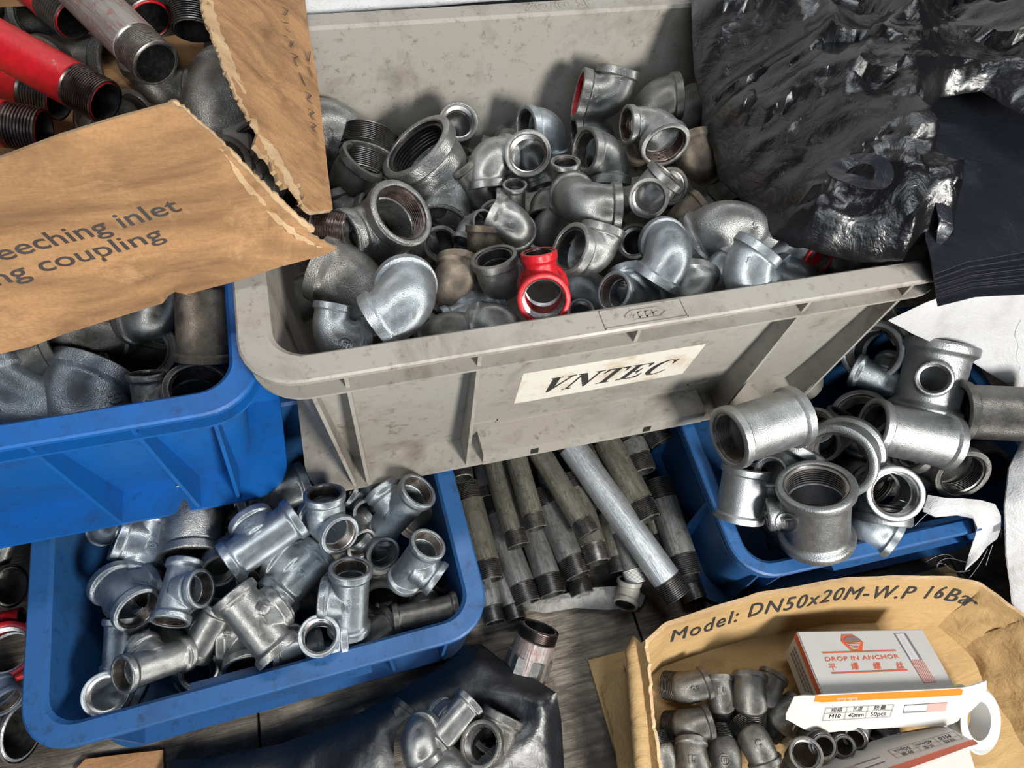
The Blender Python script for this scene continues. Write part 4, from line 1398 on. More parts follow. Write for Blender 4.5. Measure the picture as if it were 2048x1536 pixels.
def jag(pts, amp, step, seed=0, which=None):
    """adds a torn edge: pts are px outline points; which = set of segment indices to roughen"""
    rn = random.Random(seed)
    out = []
    for i in range(len(pts)):
        a, b = Vector(pts[i]), Vector(pts[(i + 1) % len(pts)])
        out.append(a)
        if which is None or i in which:
            k = int((b - a).length / step)
            nn = Vector((-(b - a).y, (b - a).x)).normalized()
            for j in range(1, k):
                out.append(a.lerp(b, j / k) + nn * rn.gauss(0, amp))
    return [(p.x, p.y) for p in out]


def plane_sheet(name, O, n, outline_px, step, amp_fn, thick, mat, parent=None, edge_mat=None, seed=1):
    X = n.orthogonal().normalized()
    Y = n.cross(X)
    o3 = [ray_plane(x, y, O, n) for x, y in outline_px]
    o2 = [Vector(((p - O).dot(X), (p - O).dot(Y))) for p in o3]
    v, f, k = tri2d(o2, step, seed)
    top = []
    for p in v:
        h = amp_fn(p) if amp_fn else 0
        top.append(O + X * p.x + Y * p.y + n * h)
    f = [t if (top[t[1]] - top[t[0]]).cross(top[t[2]] - top[t[0]]).dot(n) > 0 else tuple(reversed(t)) for t in f]
    ob = two_sided(name, top, f, n * thick, mat, parent, edge_mat)
    bvh = BVHTree.FromPolygons(top, f)
    return ob, bvh


def decal(name, pts_faces, bvh_dir, bvh, mat, parent, lift=.0006):
    """prints flat shapes on a sheet: each vertex is dropped on the sheet's surface"""
    V0, F = pts_faces
    V = []
    for p in V0:
        hit, nn, i, d = bvh.ray_cast(p + bvh_dir * .05, -bvh_dir)
        V.append((hit if hit else p) + bvh_dir * (lift * .4))
    me = bpy.data.meshes.new(name)
    me.from_pydata(V, [], F)
    me.materials.append(mat)
    return link(name, me, None, parent)


def print_text(name, s, origin, xd, yd, size, nrm, bvh, mat, parent, stretch=1, offset=0, align='LEFT', shear=0, space=1, lift=.0006, dense=0):
    tm = text_mesh(s, size, 0, offset, space, align, shear)
    V0 = [origin + xd * (v.co.x * stretch) + yd * v.co.y for v in tm.vertices]
    return decal(name, (V0, [tuple(p.vertices) for p in tm.polygons]), nrm, bvh, mat, parent, lift)


def stroke(name, lines, wd, nrm, mat, parent, lift=.0007):
    V, F = [], []
    for ln in lines:
        for i in range(len(ln) - 1):
            a, b = ln[i], ln[i + 1]
            d = (b - a)
            if d.length < 1e-6: continue
            s = d.normalized().cross(nrm) * wd / 2
            k = len(V)
            V += [a + s + nrm * lift, b + s + nrm * lift, b - s + nrm * lift, a - s + nrm * lift]
            F.append((k, k + 1, k + 2, k + 3))
    me = bpy.data.meshes.new(name)
    me.from_pydata(V, [], F)
    me.materials.append(mat)
    return link(name, me, None, parent)


def fold_noise(p, sc, w=.5):
    q = Vector((p[0] * sc, p[1] * sc, 0))
    wv = Vector((noise.noise(q * .6 + Vector((3, 1, 7))), noise.noise(q * .6 + Vector((9, 4, 2))), 0)) * w
    return 1 - 2 * abs(noise.noise(q + wv))


# ------------------------------------------------------------------ torn cardboard box, upper left
tb = bpy.data.objects.new('cardboard_box', None)
COL.objects.link(tb)
tb.location = (-.22, .55, .37)
tag(tb, 'oil-stained torn cardboard box printed inlet and coupling, holding red and grey pipes', 'box')
bpy.context.view_layer.update()


def child_fix(o, root):
    o.matrix_parent_inverse = root.matrix_world.inverted()


O1, n1 = plane3(P(0, 705, .372), P(640, 505, .402), P(0, 320, .50))


def card_bumps(p):
    return .0022 * noise.noise(Vector((p.x * 22, p.y * 22, 1))) + .0012 * fold_noise((p.x + p.y * .6, p.y * .2), 34)


outl = [(-330, 790), (0, 706), (60, 692), (130, 668), (230, 636), (325, 606), (338, 590), (350, 583), (372, 588), (470, 561), (560, 532), (640, 511), (662, 503), (672, 497), (655, 490),
        (618, 470), (575, 428), (540, 392), (500, 350), (455, 300), (412, 262), (372, 226), (345, 207), (300, 218), (230, 236), (120, 270), (40, 302), (-330, 440)]
fp, bv1 = plane_sheet('front_panel', O1, n1, jag(outl, 1.6, 7, 3, {13, 14, 15, 16, 17, 18, 19, 20, 21}), .008, card_bumps, .0045, M['card'], tb, M['card_edge'])
child_fix(fp, tb)
# torn inner ply showing along the ripped corner
O1b = O1 - n1 * .0052
ply, _ = plane_sheet('torn_ply', O1b, n1, jag([(336, 206), (352, 203), (393, 236), (446, 284), (496, 334), (541, 378), (588, 424), (630, 458), (628, 466), (600, 470), (540, 420), (450, 330), (380, 262)], 1.3, 6, 5), .01,
                     lambda p: .002 * noise.noise(Vector((p.x * 60, p.y * 60, 4))), .003, M['card_edge'], tb, M['card_edge'])
child_fix(ply, tb)
ply['label'] = 'frayed pale inner ply'
# a ragged raised lip of paper beside the rip
lip_o, _ = plane_sheet('torn_paper', O1 + n1 * .0012, n1, jag([(436, 296), (448, 300), (478, 340), (512, 385), (552, 428), (600, 470), (646, 496), (600, 482), (548, 440), (505, 392), (478, 362), (462, 330)], 1.6, 9, 8), .008,
                       lambda p: .0018 * noise.noise(Vector((p.x * 90, p.y * 90, 4))), .0008, M['card_edge'], tb, M['card_edge'])
child_fix(lip_o, tb)


def on_pl(x, y): return ray_plane(x, y, O1, n1)


bx0, bx1 = on_pl(0, 525), on_pl(362, 412)
xd = (bx1 - bx0).normalized()
yd = n1.cross(xd)
if yd.dot(on_pl(100, 300) - on_pl(100, 500)) < 0: yd = -yd
Lt = (bx1 - bx0).length


def fit_text(name, s, a, b, h_px_top, nrm, bvh, mat, parent, pf, align='LEFT', offset=0, shear=0, lift=.0006, space=1, hs=1.0):
    """text whose baseline runs from px a to px b on the plane function pf; the cap height reaches px h_px_top above a"""
    A, B = pf(*a), pf(*b)
    xd = (B - A).normalized()
    yd = nrm.cross(xd)
    T = pf(*h_px_top)
    if yd.dot(T - A) < 0: yd = -yd
    hgt = (T - A).dot(yd)
    tm = text_mesh(s, 1.0, 0, offset, space, 'LEFT', shear)
    xs = [v.co.x for v in tm.vertices]; ys = [v.co.y for v in tm.vertices]
    w = max(xs) - min(xs)
    up_ = T - A
    V0 = []
    base_y = -.35                                       # text is centred: estimate of the baseline
    capm = text_mesh('M', 1.0, 0, 0, 1, 'LEFT')
    cy = [v.co.y for v in capm.vertices]
    by, ty = min(cy), max(cy)
    for v in tm.vertices:
        V0.append(A + xd * ((v.co.x - min(xs)) / w * (B - A).length) + up_ * ((v.co.y - by) / (ty - by) * hs))
    return decal(name, (V0, [tuple(p.vertices) for p in tm.polygons]), nrm, bvh, mat, parent, lift)


t1 = fit_text('printed_text', 'Breeching inlet', (-62, 541), (366, 419), (-94, 516), n1, bv1, M['ink_brown'], tb, on_pl, offset=.012)
t2 = fit_text('printed_text', 'landing coupling', (-150, 610), (332, 475), (-181, 586), n1, bv1, M['ink_brown'], tb, on_pl, offset=.010)
for o in (t1, t2): child_fix(o, tb)

O2, n2 = plane3(P(660, 415, .392), P(605, 0, .392), P(405, 0, .468))
outr = [(402, -40), (406, 15), (424, 62), (446, 120), (470, 182), (497, 238), (511, 240), (516, 262), (508, 290), (538, 318), (556, 352), (566, 375), (596, 368), (607, 396), (600, 406), (626, 424), (664, 420),
        (655, 330), (644, 240), (632, 150), (618, 70), (603, -40)]
fr, bv2 = plane_sheet('side_panel', O2, n2, jag(outr, 1.8, 7, 4, {1, 2, 3, 4, 6, 8, 9, 10, 12, 13, 14}), .008, lambda p: .0015 * noise.noise(Vector((p.x * 26, p.y * 12, 1))) + .0013 * fold_noise((p.x * .5, p.y), 30), .0045, M['card'], tb, M['card_edge'])
child_fix(fr, tb)
e_, _ = plane_sheet('torn_ply', O2 + n2 * .0010, n2, jag([(398, -40), (404, 15), (421, 62), (443, 120), (468, 182), (496, 236), (512, 262), (534, 300), (548, 340), (538, 310), (556, 330), (578, 370), (592, 392), (610, 416), (600, 385), (565, 320), (525, 258), (497, 196), (470, 130), (440, 60), (425, 0), (424, -40)], 1.5, 6, 6), .008, None, .002, M['card_edge'], tb, M['card_edge'])
child_fix(e_, tb)


def on_p2(x, y): return ray_plane(x, y, O2, n2)


def px_strokes(fn, L): return [[fn(x, y) for x, y in l] for l in L]


pen = [[(561, 20), (572, 26), (566, 36), (560, 32)], [(562, 50), (573, 52)], [(566, 62), (577, 70)], [(562, 76), (572, 80)], [(575, 88), (583, 100)], [(583, 88), (576, 100)], [(578, 112), (592, 118), (584, 124), (590, 138)],
       [(594, 150), (606, 176), (598, 160)], [(606, 110), (613, 128), (616, 108)], [(613, 138), (620, 160)], [(607, 190), (618, 196), (610, 204), (621, 214)], [(612, 222), (624, 230), (615, 236), (626, 246)], [(617, 250), (628, 256), (620, 262), (630, 272)]]
ps = stroke('handwriting', px_strokes(on_p2, pen), .0011, n2, M['pen'], tb, .0035)
child_fix(ps, tb)
# the rest of the box: bottom and far walls
V, F = [], []
bx(V, F, -.46, -.10, .44, .75, .350, .354)
bx(V, F, -.46, -.01, .748, .752, .390, .50)
bx(V, F, -.464, -.46, .36, .75, .352, .50)
o = link('box_bottom', mesh_from('box_bottom', V, F, None), M['card'], tb); child_fix(o, tb)


# ------------------------------------------------------------------ films and cloths as height fields
def field(name, outline, step, dome, dome_w, amps, thick, mat, seed=1, ang=30, parent=None, edge_roll=0.0):
    """outline: (px, py, z) seen in the photo; inner height = distance-weighted edge height + a dome + folds"""
    o3 = densify([P(x, y, z) for x, y, z in outline], step * 1.2)
    o2 = [p.xy for p in o3]
    v, f, k = tri2d(o2, step, seed)
    top = []
    rn = random.Random(seed)
    off = Vector((rn.uniform(0, 50), rn.uniform(0, 50)))
    sub = o3[::max(1, len(o3) // 200)]
    sub2 = [p.xy for p in sub]
    for vi, p in enumerate(v):
        wsum = zs = 0
        for q, q2 in (zip(sub, sub2) if vi >= len(o3) else ((o3[vi], o2[vi]),)):
            w = 1 / ((q2 - p).length_squared + 1e-5) ** 1.2
            wsum += w; zs += w * q.z
        d = seg_dist(p, o2)
        e = min(1, d / dome_w)
        z = zs / wsum + dome * (1 - (1 - e) ** 2)
        fe = min(1, d / .02 + .15)
        q = p + off
        for a, sc, kind in amps:
            if kind == 'fold': z += a * fe * fold_noise(q, sc)
            elif kind == 'cell':
                ds, pts_ = noise.voronoi(Vector((q.x * sc, q.y * sc, 0)) + noise.noise_vector(Vector((q.x * sc * .7, q.y * sc * .7, 0))) * .35)
                z += a * fe * (1 - min(1, (ds[1] - ds[0]) * 1.6))
            elif kind == 'facet':
                ds, pts_ = noise.voronoi(Vector((q.x * sc, q.y * sc, 0)) + noise.noise_vector(Vector((q.x * sc * .5, q.y * sc * .5, 3))) * .3)
                c = pts_[0]
                gx, gy = noise.cell(c * 7.3) - .0, noise.cell(c * 3.1 + Vector((5, 5, 5)))
                z += a * fe * ((q.x * sc - c.x) * (gx * 2 - 1) + (q.y * sc - c.y) * (gy * 2 - 1))
            else: z += a * fe * noise.noise(Vector((q.x * sc, q.y * sc, 0)))
        top.append(Vector((p.x, p.y, z)))
    f = [t if (top[t[1]] - top[t[0]]).cross(top[t[2]] - top[t[0]]).z > 0 else tuple(reversed(t)) for t in f]
    return two_sided(name, top, f, Vector((0, 0, thick)), mat, parent, None, ang)


CR = [(.020, 6, 'fold'), (.010, 12, 'fold'), (.006, 17, 'facet'), (.0030, 34, 'fold'), (.0008, 80, 'fold')]
bag = field('black_plastic_bag', [(1378, -60, .40), (1383, 40, .40), (1388, 150, .37), (1404, 215, .355), (1402, 262, .35), (1425, 305, .35), (1438, 362, .35), (1482, 402, .355), (1520, 432, .36), (1543, 482, .365),
                                  (1580, 494, .37), (1640, 512, .375), (1720, 528, .38), (1800, 527, .39), (1826, 497, .40), (1880, 487, .405), (1902, 470, .41), (1906, 385, .42), (1868, 345, .43), (1830, 250, .43), (1880, 196, .44), (1960, 186, .45), (2090, 260, .45), (2300, 100, .42), (2300, -120, .42), (1700, -140, .42)],
            .0042, .045, .10, CR, .0012, M['bag'], 11, 50)
tag(bag, 'crumpled glossy black plastic bag slumped over the right end of the grey crate', 'plastic bag')
# handle tab with a round hole lying on the bag
V, F = [], []
cc = P(1722, 345, .462)
ring_ = []
for k in range(28):
    a = 2 * pi * k / 28
    for rr_, zz in ((.026, .001), (.011, .0006), (.011, -.0004), (.026, -.0002)):
        V.append(cc + Vector((rr_ * cos(a) * 1.1, rr_ * .72 * sin(a), zz + .003 * sin(a * 2))))
for k in range(28):
    j = (k + 1) % 28
    for e in range(4): F.append((k * 4 + e, j * 4 + e, j * 4 + (e + 1) % 4, k * 4 + (e + 1) % 4))
o = link('handle_tab', mesh_from('handle_tab', V, F, 40), M['bag_sheet'], bag)
# folded strap at the bag's lower right corner
fs = field('folded_strap', [(1868, 392, .44), (1900, 388, .44), (1908, 470, .425), (1884, 487, .415), (1872, 484, .415), (1878, 440, .43)], .004, .002, .01, [(.001, 60, 'fold')], .001, M['bag_sheet'], 3, 30, bag)

# pile of flat black film sheets under the bag, edges fanned
for k in range(16):
    z = .415 - k * .0032
    s = k + random.Random(k).uniform(-1.1, 1.1)
    nm = field('film_sheet', [(1822 - s * 2, 240 + s * 3, z), (1900, 150, z), (2020, 110, z + .004), (2330, 200, z), (2200 + s * 3, 470 + s * 6, z - .012), (2048 + s * 2, 500 + s * 5.4, z - .010), (1935 + s, 520 + s * 4.6, z - .006), (1868 + s * .5, 545 + s * 4.2, z - .004), (1850, 470, z)],
               .012, .002, .03, [(.0022, 20, 'fold'), (.0008, 70, 'n')], .0009, M['bag_sheet'], 40 + k, 30)
    tag(nm, 'one of the flat black film sheets stacked with fanned edges beside the white sack', 'plastic sheet', 'black film sheets in the stack')

sack = field('woven_sack', [(1778, 640, .285), (1852, 606, .29), (1990, 560, .30), (2160, 520, .31), (2500, 640, .25), (2480, 1330, .06), (2060, 1262, .04), (2024, 1205, .08), (2012, 1110, .13), (2008, 1010, .170), (2018, 935, .185), (2052, 865, .20),
                            (2090, 830, .20), (2052, 792, .19), (1990, 752, .20), (1945, 722, .215), (1882, 692, .23), (1822, 664, .26)],
             .006, .022, .04, [(.010, 10, 'fold'), (.005, 26, 'fold'), (.002, 60, 'n')], .0022, M['sack'], 21, 40)
tag(sack, 'white woven plastic sack covering the right side of the lower right crate', 'sack')
sack2 = field('woven_sack', [(520, 40, .38), (612, 30, .375), (830, 12, .372), (1090, -8, .375), (1400, -40, .38), (1380, -300, .40), (500, -240, .40)], .009, .03, .05, [(.006, 14, 'fold'), (.002, 60, 'n')], .002, M['sack'], 25, 40)
tag(sack2, 'white woven sack just visible behind the back rim of the grey crate', 'sack')

# frayed strip of sack cloth hanging over the blue rim
strip = field('cloth_strip', [(1846, 1022, .160), (1856, 990, .165), (1890, 996, .172), (1925, 997, .172), (1960, 1000, .168), (1990, 1008, .162), (2002, 1030, .157), (2001, 1060, .160), (1994, 1078, .150), (1975, 1092, .138), (1955, 1118, .112), (1930, 1142, .098), (1938, 1112, .115),
                              (1948, 1080, .152), (1955, 1056, .164), (1946, 1036, .168), (1915, 1030, .168), (1872, 1034, .165)], .0035, .003, .01, [(.0025, 40, 'fold'), (.0008, 140, 'n')], .0012, M['sack'], 31, 40)
tag(strip, 'frayed white cloth strip hanging over the rim of the lower right crate', 'cloth strip')


def thread_curve(pts, r, mat, parent, name='loose_thread'):
    c = bpy.data.curves.new(name, 'CURVE')
    c.dimensions = '3D'; c.bevel_depth = r; c.bevel_resolution = 1
    s = c.splines.new('NURBS')
    s.points.add(len(pts) - 1)
    for i, p in enumerate(pts): s.points[i].co = (*p, 1)
    s.use_endpoint_u = True; s.order_u = 3
    o = bpy.data.objects.new('tmp_c', c)
    COL.objects.link(o)
    me = apply_mods(o)
    bpy.data.objects.remove(o)
    me.materials.clear(); me.materials.append(mat)
    return link(name, me, None, parent)


rn = random.Random(3)
for pl in ([(1940, 1140, .10), (1915, 1150, .08), (1880, 1120, .07), (1872, 1140, .06), (1905, 1146, .05)], [(1945, 1130, .10), (1900, 1110, .08), (1868, 1130, .06), (1885, 1150, .05), (1925, 1142, .05)],
           [(1950, 1120, .11), (1920, 1128, .08), (1890, 1100, .07), (1850, 1125, .05)], [(2000, 1050, .15), (2004, 1062, .14), (2001, 1075, .13)], [(1985, 1090, .13), (1978, 1110, .12), (1972, 1130, .10)],
           [(1975, 1098, .12), (1962, 1130, .1), (1935, 1160, .07)], [(1860, 1020, .17), (1835, 1012, .18), (1800, 1000, .185)], [(1856, 1026, .17), (1840, 1040, .165), (1830, 1052, .16)]):
    thread_curve([P(*p) for p in pl], .00025, M['sack'], strip)
thread_curve([P(2042, 640, .325), P(2025, 665, .325), P(2040, 690, .32), P(2030, 715, .31), P(2044, 735, .30), P(2038, 742, .30)], .0004, M['sack'], sack)

# ------------------------------------------------------------------ kraft box, lower right
kb = bpy.data.objects.new('cardboard_box', None)
COL.objects.link(kb)
kb.location = (.44, 0, .001)
tag(kb, 'open kraft cardboard box printed Model: DN50x20M-W.P 16Bar, holding street elbows', 'box')
bpy.context.view_layer.update()
WALL = [Vector((.190, -.13)), Vector((.200, -.015)), Vector((.2285, .0885)), Vector((.262, .1035)), Vector((.37, .1085)), Vector((.48, .1015)), Vector((.535, .0905)), Vector((.598, .0755)), Vector((.632, .0615)), Vector((.662, .020)), Vector((.672, -.13))]
TOPZ = [.078, .080, .076, .083, .084, .083, .082, .081, .079, .080, .08]


def wall_pt(s):
    acc = 0
    for i in range(len(WALL) - 1):
        L = (WALL[i + 1] - WALL[i]).length
        if s <= acc + L or i == len(WALL) - 2:
            t = (s - acc) / L
            return WALL[i].lerp(WALL[i + 1], t), TOPZ[i] + (TOPZ[i + 1] - TOPZ[i]) * t, (WALL[i + 1] - WALL[i]).normalized()
        acc += L


tot = sum((WALL[i + 1] - WALL[i]).length for i in range(len(WALL) - 1))
s0 = (WALL[1] - WALL[0]).length + (WALL[2] - WALL[1]).length
NS, NZ = 170, 14
V, F = [], []


def wall_at(s, t, back=0):
    p, tz, d = wall_pt(s)
    n = Vector((d.y, -d.x))            # towards the inside of the box
    lean = .030 * (1 - t)
    h = .0012 * noise.noise(Vector((s * 16, t * 1.2, 0))) + .0007 * fold_noise((s, t * .05), 18) + .0003 * fold_noise((s * .6, t * .08), 55)
    k_ = min(1, max(0, (s - (s0 + .405)) / .05)); h += k_ * (.0035 * fold_noise((s, t * .09), 26) + .002 * fold_noise((s * .5, t * .06), 60))
    q = p + n * (lean + h - back)
    return Vector((q.x, q.y, .002 + (tz + .0012 * noise.noise(Vector((s * 60, 3, 0))) - .002) * t))


for side in (0, .0042):
    for i in range(NS + 1):
        for j in range(NZ + 1):
            V.append(wall_at(tot * i / NS, j / NZ, side))
m_ = (NS + 1) * (NZ + 1)
for i in range(NS):
    for j in range(NZ):
        a = i * (NZ + 1) + j
        F.append((a, a + 1, a + NZ + 2, a + NZ + 1))
        F.append((m_ + a, m_ + a + NZ + 1, m_ + a + NZ + 2, m_ + a + 1))
ne0 = len(F)
for i in range(NS):
    a = i * (NZ + 1) + NZ; b = (i + 1) * (NZ + 1) + NZ
    F.append((a, m_ + a, m_ + b, b))
    a = i * (NZ + 1); b = (i + 1) * (NZ + 1)
    F.append((a, b, m_ + b, m_ + a))
for j in range(NZ):
    a = j; F.append((a, m_ + a, m_ + a + 1, a + 1))
    a = NS * (NZ + 1) + j; F.append((a, a + 1, m_ + a + 1, m_ + a))
me = mesh_from('side_walls', V, F, 40)
wl2 = link('side_walls', me, M['card2'], kb); child_fix(wl2, kb)
me.materials.append(M['card_edge'])
for p in me.polygons[ne0:]: p.material_index = 1
V, F = [], []
bx(V, F, .19, .672, -.13, .10, .0005, .0035)
o = link('box_bottom', mesh_from('box_bottom', V, F, None), M['card2'], kb); child_fix(o, kb)


def wall_text(s, a, b, t0, t1, stretch_top=0):
    """letters on the inner face between arc lengths a..b, heights t0..t1 (fractions)"""
    tm = text_mesh(s, 1.0, 0, .004, 1.14, 'LEFT')
    capm = text_mesh('M', 1.0, 0, 0, 1, 'LEFT')
    cy = [v.co.y for v in capm.vertices]
    xs = [v.co.x for v in tm.vertices]
    bm = bmesh.new(); bm.from_mesh(tm)
    bmesh.ops.triangulate(bm, faces=bm.faces)
    bmesh.ops.subdivide_edges(bm, edges=[e for e in bm.edges if e.calc_length() > .3], cuts=2)
    V = []
    for v in bm.verts:
        u = (v.co.x - min(xs)) / (max(xs) - min(xs))
        tt = (v.co.y - min(cy)) / (max(cy) - min(cy))
        V.append(wall_at(a + (b - a) * u, t0 + (t1 - t0) * tt + (.02 * sin(u * 3.1)), -.0008))
    F = [tuple(x.index for x in f.verts) for f in bm.faces]
    bm.free()
    me = bpy.data.meshes.new('printed_text'); me.from_pydata(V, [], F); me.materials.append(M['ink'])
    o = link('printed_text', me, None, kb); child_fix(o, kb)


wall_text('Model: DN50x20M-W.P 16Bar', s0 + .046, s0 + .425, .58, .85)
# folded-out outer flap and rolled edge along the left wall
Of, nf = plane3(P(1262, 1300, .070), P(1300, 1536, .070), P(1200, 1350, .018))
fo, bvf = plane_sheet('outer_flap', Of, nf, jag([(1290, 1280), (1262, 1296), (1255, 1335), (1208, 1352), (1202, 1376), (1222, 1450), (1240, 1560), (1320, 1560), (1305, 1440)], 1.0, 8, 9), .008,
                      lambda p: .0016 * noise.noise(Vector((p.x * 30, p.y * 30, 1))), .004, M['card2'], kb, M['card_edge'])
child_fix(fo, kb)
pen2 = [[(1252, 1330), (1256, 1345)], [(1262, 1375), (1270, 1380), (1264, 1390), (1272, 1400)], [(1266, 1412), (1271, 1425), (1268, 1440)], [(1272, 1450), (1280, 1458), (1272, 1466), (1282, 1474)],
        [(1275, 1490), (1284, 1488), (1286, 1498), (1276, 1500)], [(1278, 1508), (1288, 1512), (1280, 1520), (1290, 1526)]]
ps = stroke('handwriting', px_strokes(lambda x, y: ray_plane(x, y, Of, nf), pen2), .0012, nf, M['pen'], kb, .003); child_fix(ps, kb)
V, F = [], []
NR, NC = 44, 12
for i in range(NR + 1):
    s = .0 + (s0 + .004) * i / NR
    p, tz, d = wall_pt(s)
    n = Vector((d.y, -d.x))
    rr_ = .0078 * (1 + .14 * (abs(sin(i * 1.15)) ** .5) + .05 * noise.noise(Vector((i * .7, 0, 0))))
    c = Vector((p.x, p.y, tz - .004)) - Vector((n.x, n.y, 0)) * .006
    for k in range(NC):
        a = 2 * pi * k / NC
        V.append(c + Vector((n.x, n.y, 0)) * rr_ * cos(a) + Vector((0, 0, 1)) * rr_ * .8 * sin(a))
for i in range(NR):
    for k in range(NC):
        k2 = (k + 1) % NC
        F.append((i * NC + k, i * NC + k2, (i + 1) * NC + k2, (i + 1) * NC + k))
F.append(tuple(range(NC))); F.append(tuple(NR * NC + k for k in range(NC)))
o = link('rolled_edge', mesh_from('rolled_edge', V, F, 50), M['card2'], kb); child_fix(o, kb)

# ------------------------------------------------------------------ anchor cartons
def rect_print(name, pf, pts, nrm, mat, parent, lift=.0006):
    V = [pf(*p) + nrm * lift for p in pts]
    me = bpy.data.meshes.new(name); me.from_pydata(V, [], [tuple(range(len(V)))]); me.materials.append(mat)
    return link(name, me, None, parent)


def carton(label, corners, th):
    """corners: top face TL, TR, BR, BL (world)"""
    TL, TR, BR, BL = corners
    root = bpy.data.objects.new('anchor_carton', None)
    COL.objects.link(root)
    root.location = (TL + BR) / 2 - Vector((0, 0, th))
    tag(root, label, 'carton', None)
    bpy.context.view_layer.update()
    n = (BL - TL).cross(TR - TL).normalized()
    if n.z < 0: n = -n
    V = [p - n * th for p in (TL, TR, BR, BL)] + [TL, TR, BR, BL]
    bm = bmesh.new()
    vs = [bm.verts.new(v) for v in V]
    for f in ((0, 1, 2, 3), (4, 7, 6, 5), (0, 4, 5, 1), (1, 5, 6, 2), (2, 6, 7, 3), (3, 7, 4, 0)):
        bm.faces.new([vs[i] for i in f])
    bmesh.ops.recalc_face_normals(bm, faces=bm.faces)
    bmesh.ops.bevel(bm, geom=bm.edges[:], offset=.0012, segments=2, affect='EDGES')
    me = bpy.data.meshes.new('carton_body'); bm.to_mesh(me); bm.free()
    o = link('carton_body', me, M['white_card'], root); child_fix(o, root)
    return root, n


TL, TR, BR, BL = Vector((.4048, .0673, .0666)), Vector((.5466, .0362, .0649)), Vector((.5362, -.0272, .0913)), Vector((.3875, .0026, .0942))
BR = TR + (BL - TL)
c1, cn = carton('white and orange DROP IN ANCHOR carton with its front flap folded out', (TL, TR, BR, BL), .042)
O3 = TL


def pc(x, y): return ray_plane(x, y, O3, cn)


def add_c1(o): child_fix(o, c1); return o


dummy = BVHTree.FromPolygons([TL, TR, BR, BL], [(0, 1, 2, 3)])


def ptext(name, s, a, b, top, mat, root, pf, nrm, bv, offset=0, shear=0, space=1, lift=.0007):
    o = fit_text(name, s, a, b, top, nrm, bv, mat, root, pf, offset=offset, shear=shear, space=space, lift=lift)
    child_fix(o, root)
    return o


z3 = lambda x, y: (1560 + x * .20508, 1240 + y * .20508)        # close-up pixels -> photo pixels
ptext('printed_text', 'DROP IN ANCHOR', z3(446, 405), z3(1168, 376), z3(436, 366), M['rust_orange'], c1, pc, cn, dummy, offset=.014, space=1.06)
for ch, xa in (('平', 470), ('爆', 690), ('螺', 905), ('丝', 1125)):
    dy = -(xa - 470) * .022
    ptext('printed_text', ch, z3(xa + 14, 488 + dy), z3(xa + 88, 486 + dy), z3(xa, 436 + dy), M['rust_orange'], c1, pc, cn, dummy, offset=.008)
add_c1(rect_print('printed_line', pc, [z3(411, 320), z3(1130, 297), z3(1133, 306), z3(413, 330)], cn, M['rust_orange'], c1))
add_c1(rect_print('printed_line', pc, [z3(503, 518), z3(1243, 486), z3(1247, 497), z3(507, 530)], cn, M['rust_orange'], c1))
add_c1(rect_print('printed_emblem', pc, [z3(603, 148), z3(712, 146), z3(808, 214), z3(802, 304), z3(690, 303), z3(598, 212)], cn, M['rust_orange'], c1, .0006))
V = []
for k in range(20):
    a = 2 * pi * k / 20
    V.append(z3(706 + 82 * cos(a) + 14 * sin(a), 208 + 46 * sin(a)))
add_c1(rect_print('printed_emblem', pc, V[10:] + [V[0]], cn, M['grey_print'], c1, .0009))
for i in range(5):
    add_c1(rect_print('printed_emblem', pc, [z3(640 + i * 16, 228 + i * 14), z3(778 - i * 4, 222 + i * 14), z3(780 - i * 4, 229 + i * 14), z3(642 + i * 16, 235 + i * 14)], cn, M['white_card'], c1, .0011))
ptext('printed_emblem', 'CC', z3(648, 226), z3(768, 222), z3(640, 196), M['rust_orange'], c1, pc, cn, dummy, offset=.02, lift=.0012)


def anchor_print(pf, q, nrm, root, split=.54):
    """the pictured drop-in anchor: q = four corners start-left, start-right, end-right, end-left"""
    A, B, C_, D = [Vector(p) for p in q]
    cols = [(0, .10, 'grey_print'), (.10, .30, 'silver_print'), (.30, .52, 'white_card'), (.52, .78, 'silver_print'), (.78, 1, 'grey_print')]
    def uv(u, v): p = A.lerp(B, u).lerp(D.lerp(C_, u), v); return (p.x, p.y)
    for a, b, m in cols:
        child_fix(rect_print('printed_anchor', pf, [uv(a, 0), uv(b, 0), uv(b, split), uv(a, split)], nrm, M[m], root, .0006), root)
    child_fix(rect_print('printed_anchor', pf, [uv(0, split), uv(1, split), uv(1, 1), uv(0, 1)], nrm, M['rust_orange'], root, .0006), root)
    lines = []
    for i in range(-6, 13):
        for sg in (1, -1):
            u0, v0 = (0, i / 12) if sg > 0 else (1, i / 12)
            seg = []
            for t in (0, 1):
                u = t if sg > 0 else 1 - t
                v = split + (1 - split) * (v0 + t * .45)
                seg.append((u, v))
            (ua, va), (ub, vb) = seg
            if va > 1 or vb < split: continue
            if va < split:
                k = (split - va) / (vb - va); ua, va = ua + (ub - ua) * k, split
            if vb > 1:
                k = (1 - va) / (vb - va); ub, vb = ua + (ub - ua) * k, 1
            lines.append([pf(*uv(ua, va)), pf(*uv(ub, vb))])
    child_fix(stroke('printed_anchor', lines, .0005, nrm, M['white_card'], root, .0009), root)


anchor_print(pc, [z3(1112, 138), z3(1228, 134), z3(1524, 608), z3(1402, 616)], cn, c1)
# left side: orange strip and small lines of print
ln = (BL - TL).cross(cn).normalized()
if ln.x > 0: ln = -ln


def pl_(x, y): return ray_plane(x, y, TL, ln)


def uvl(u, v, lift=.0006): return TL + (BL - TL) * u - cn * (v * .042) + ln * lift


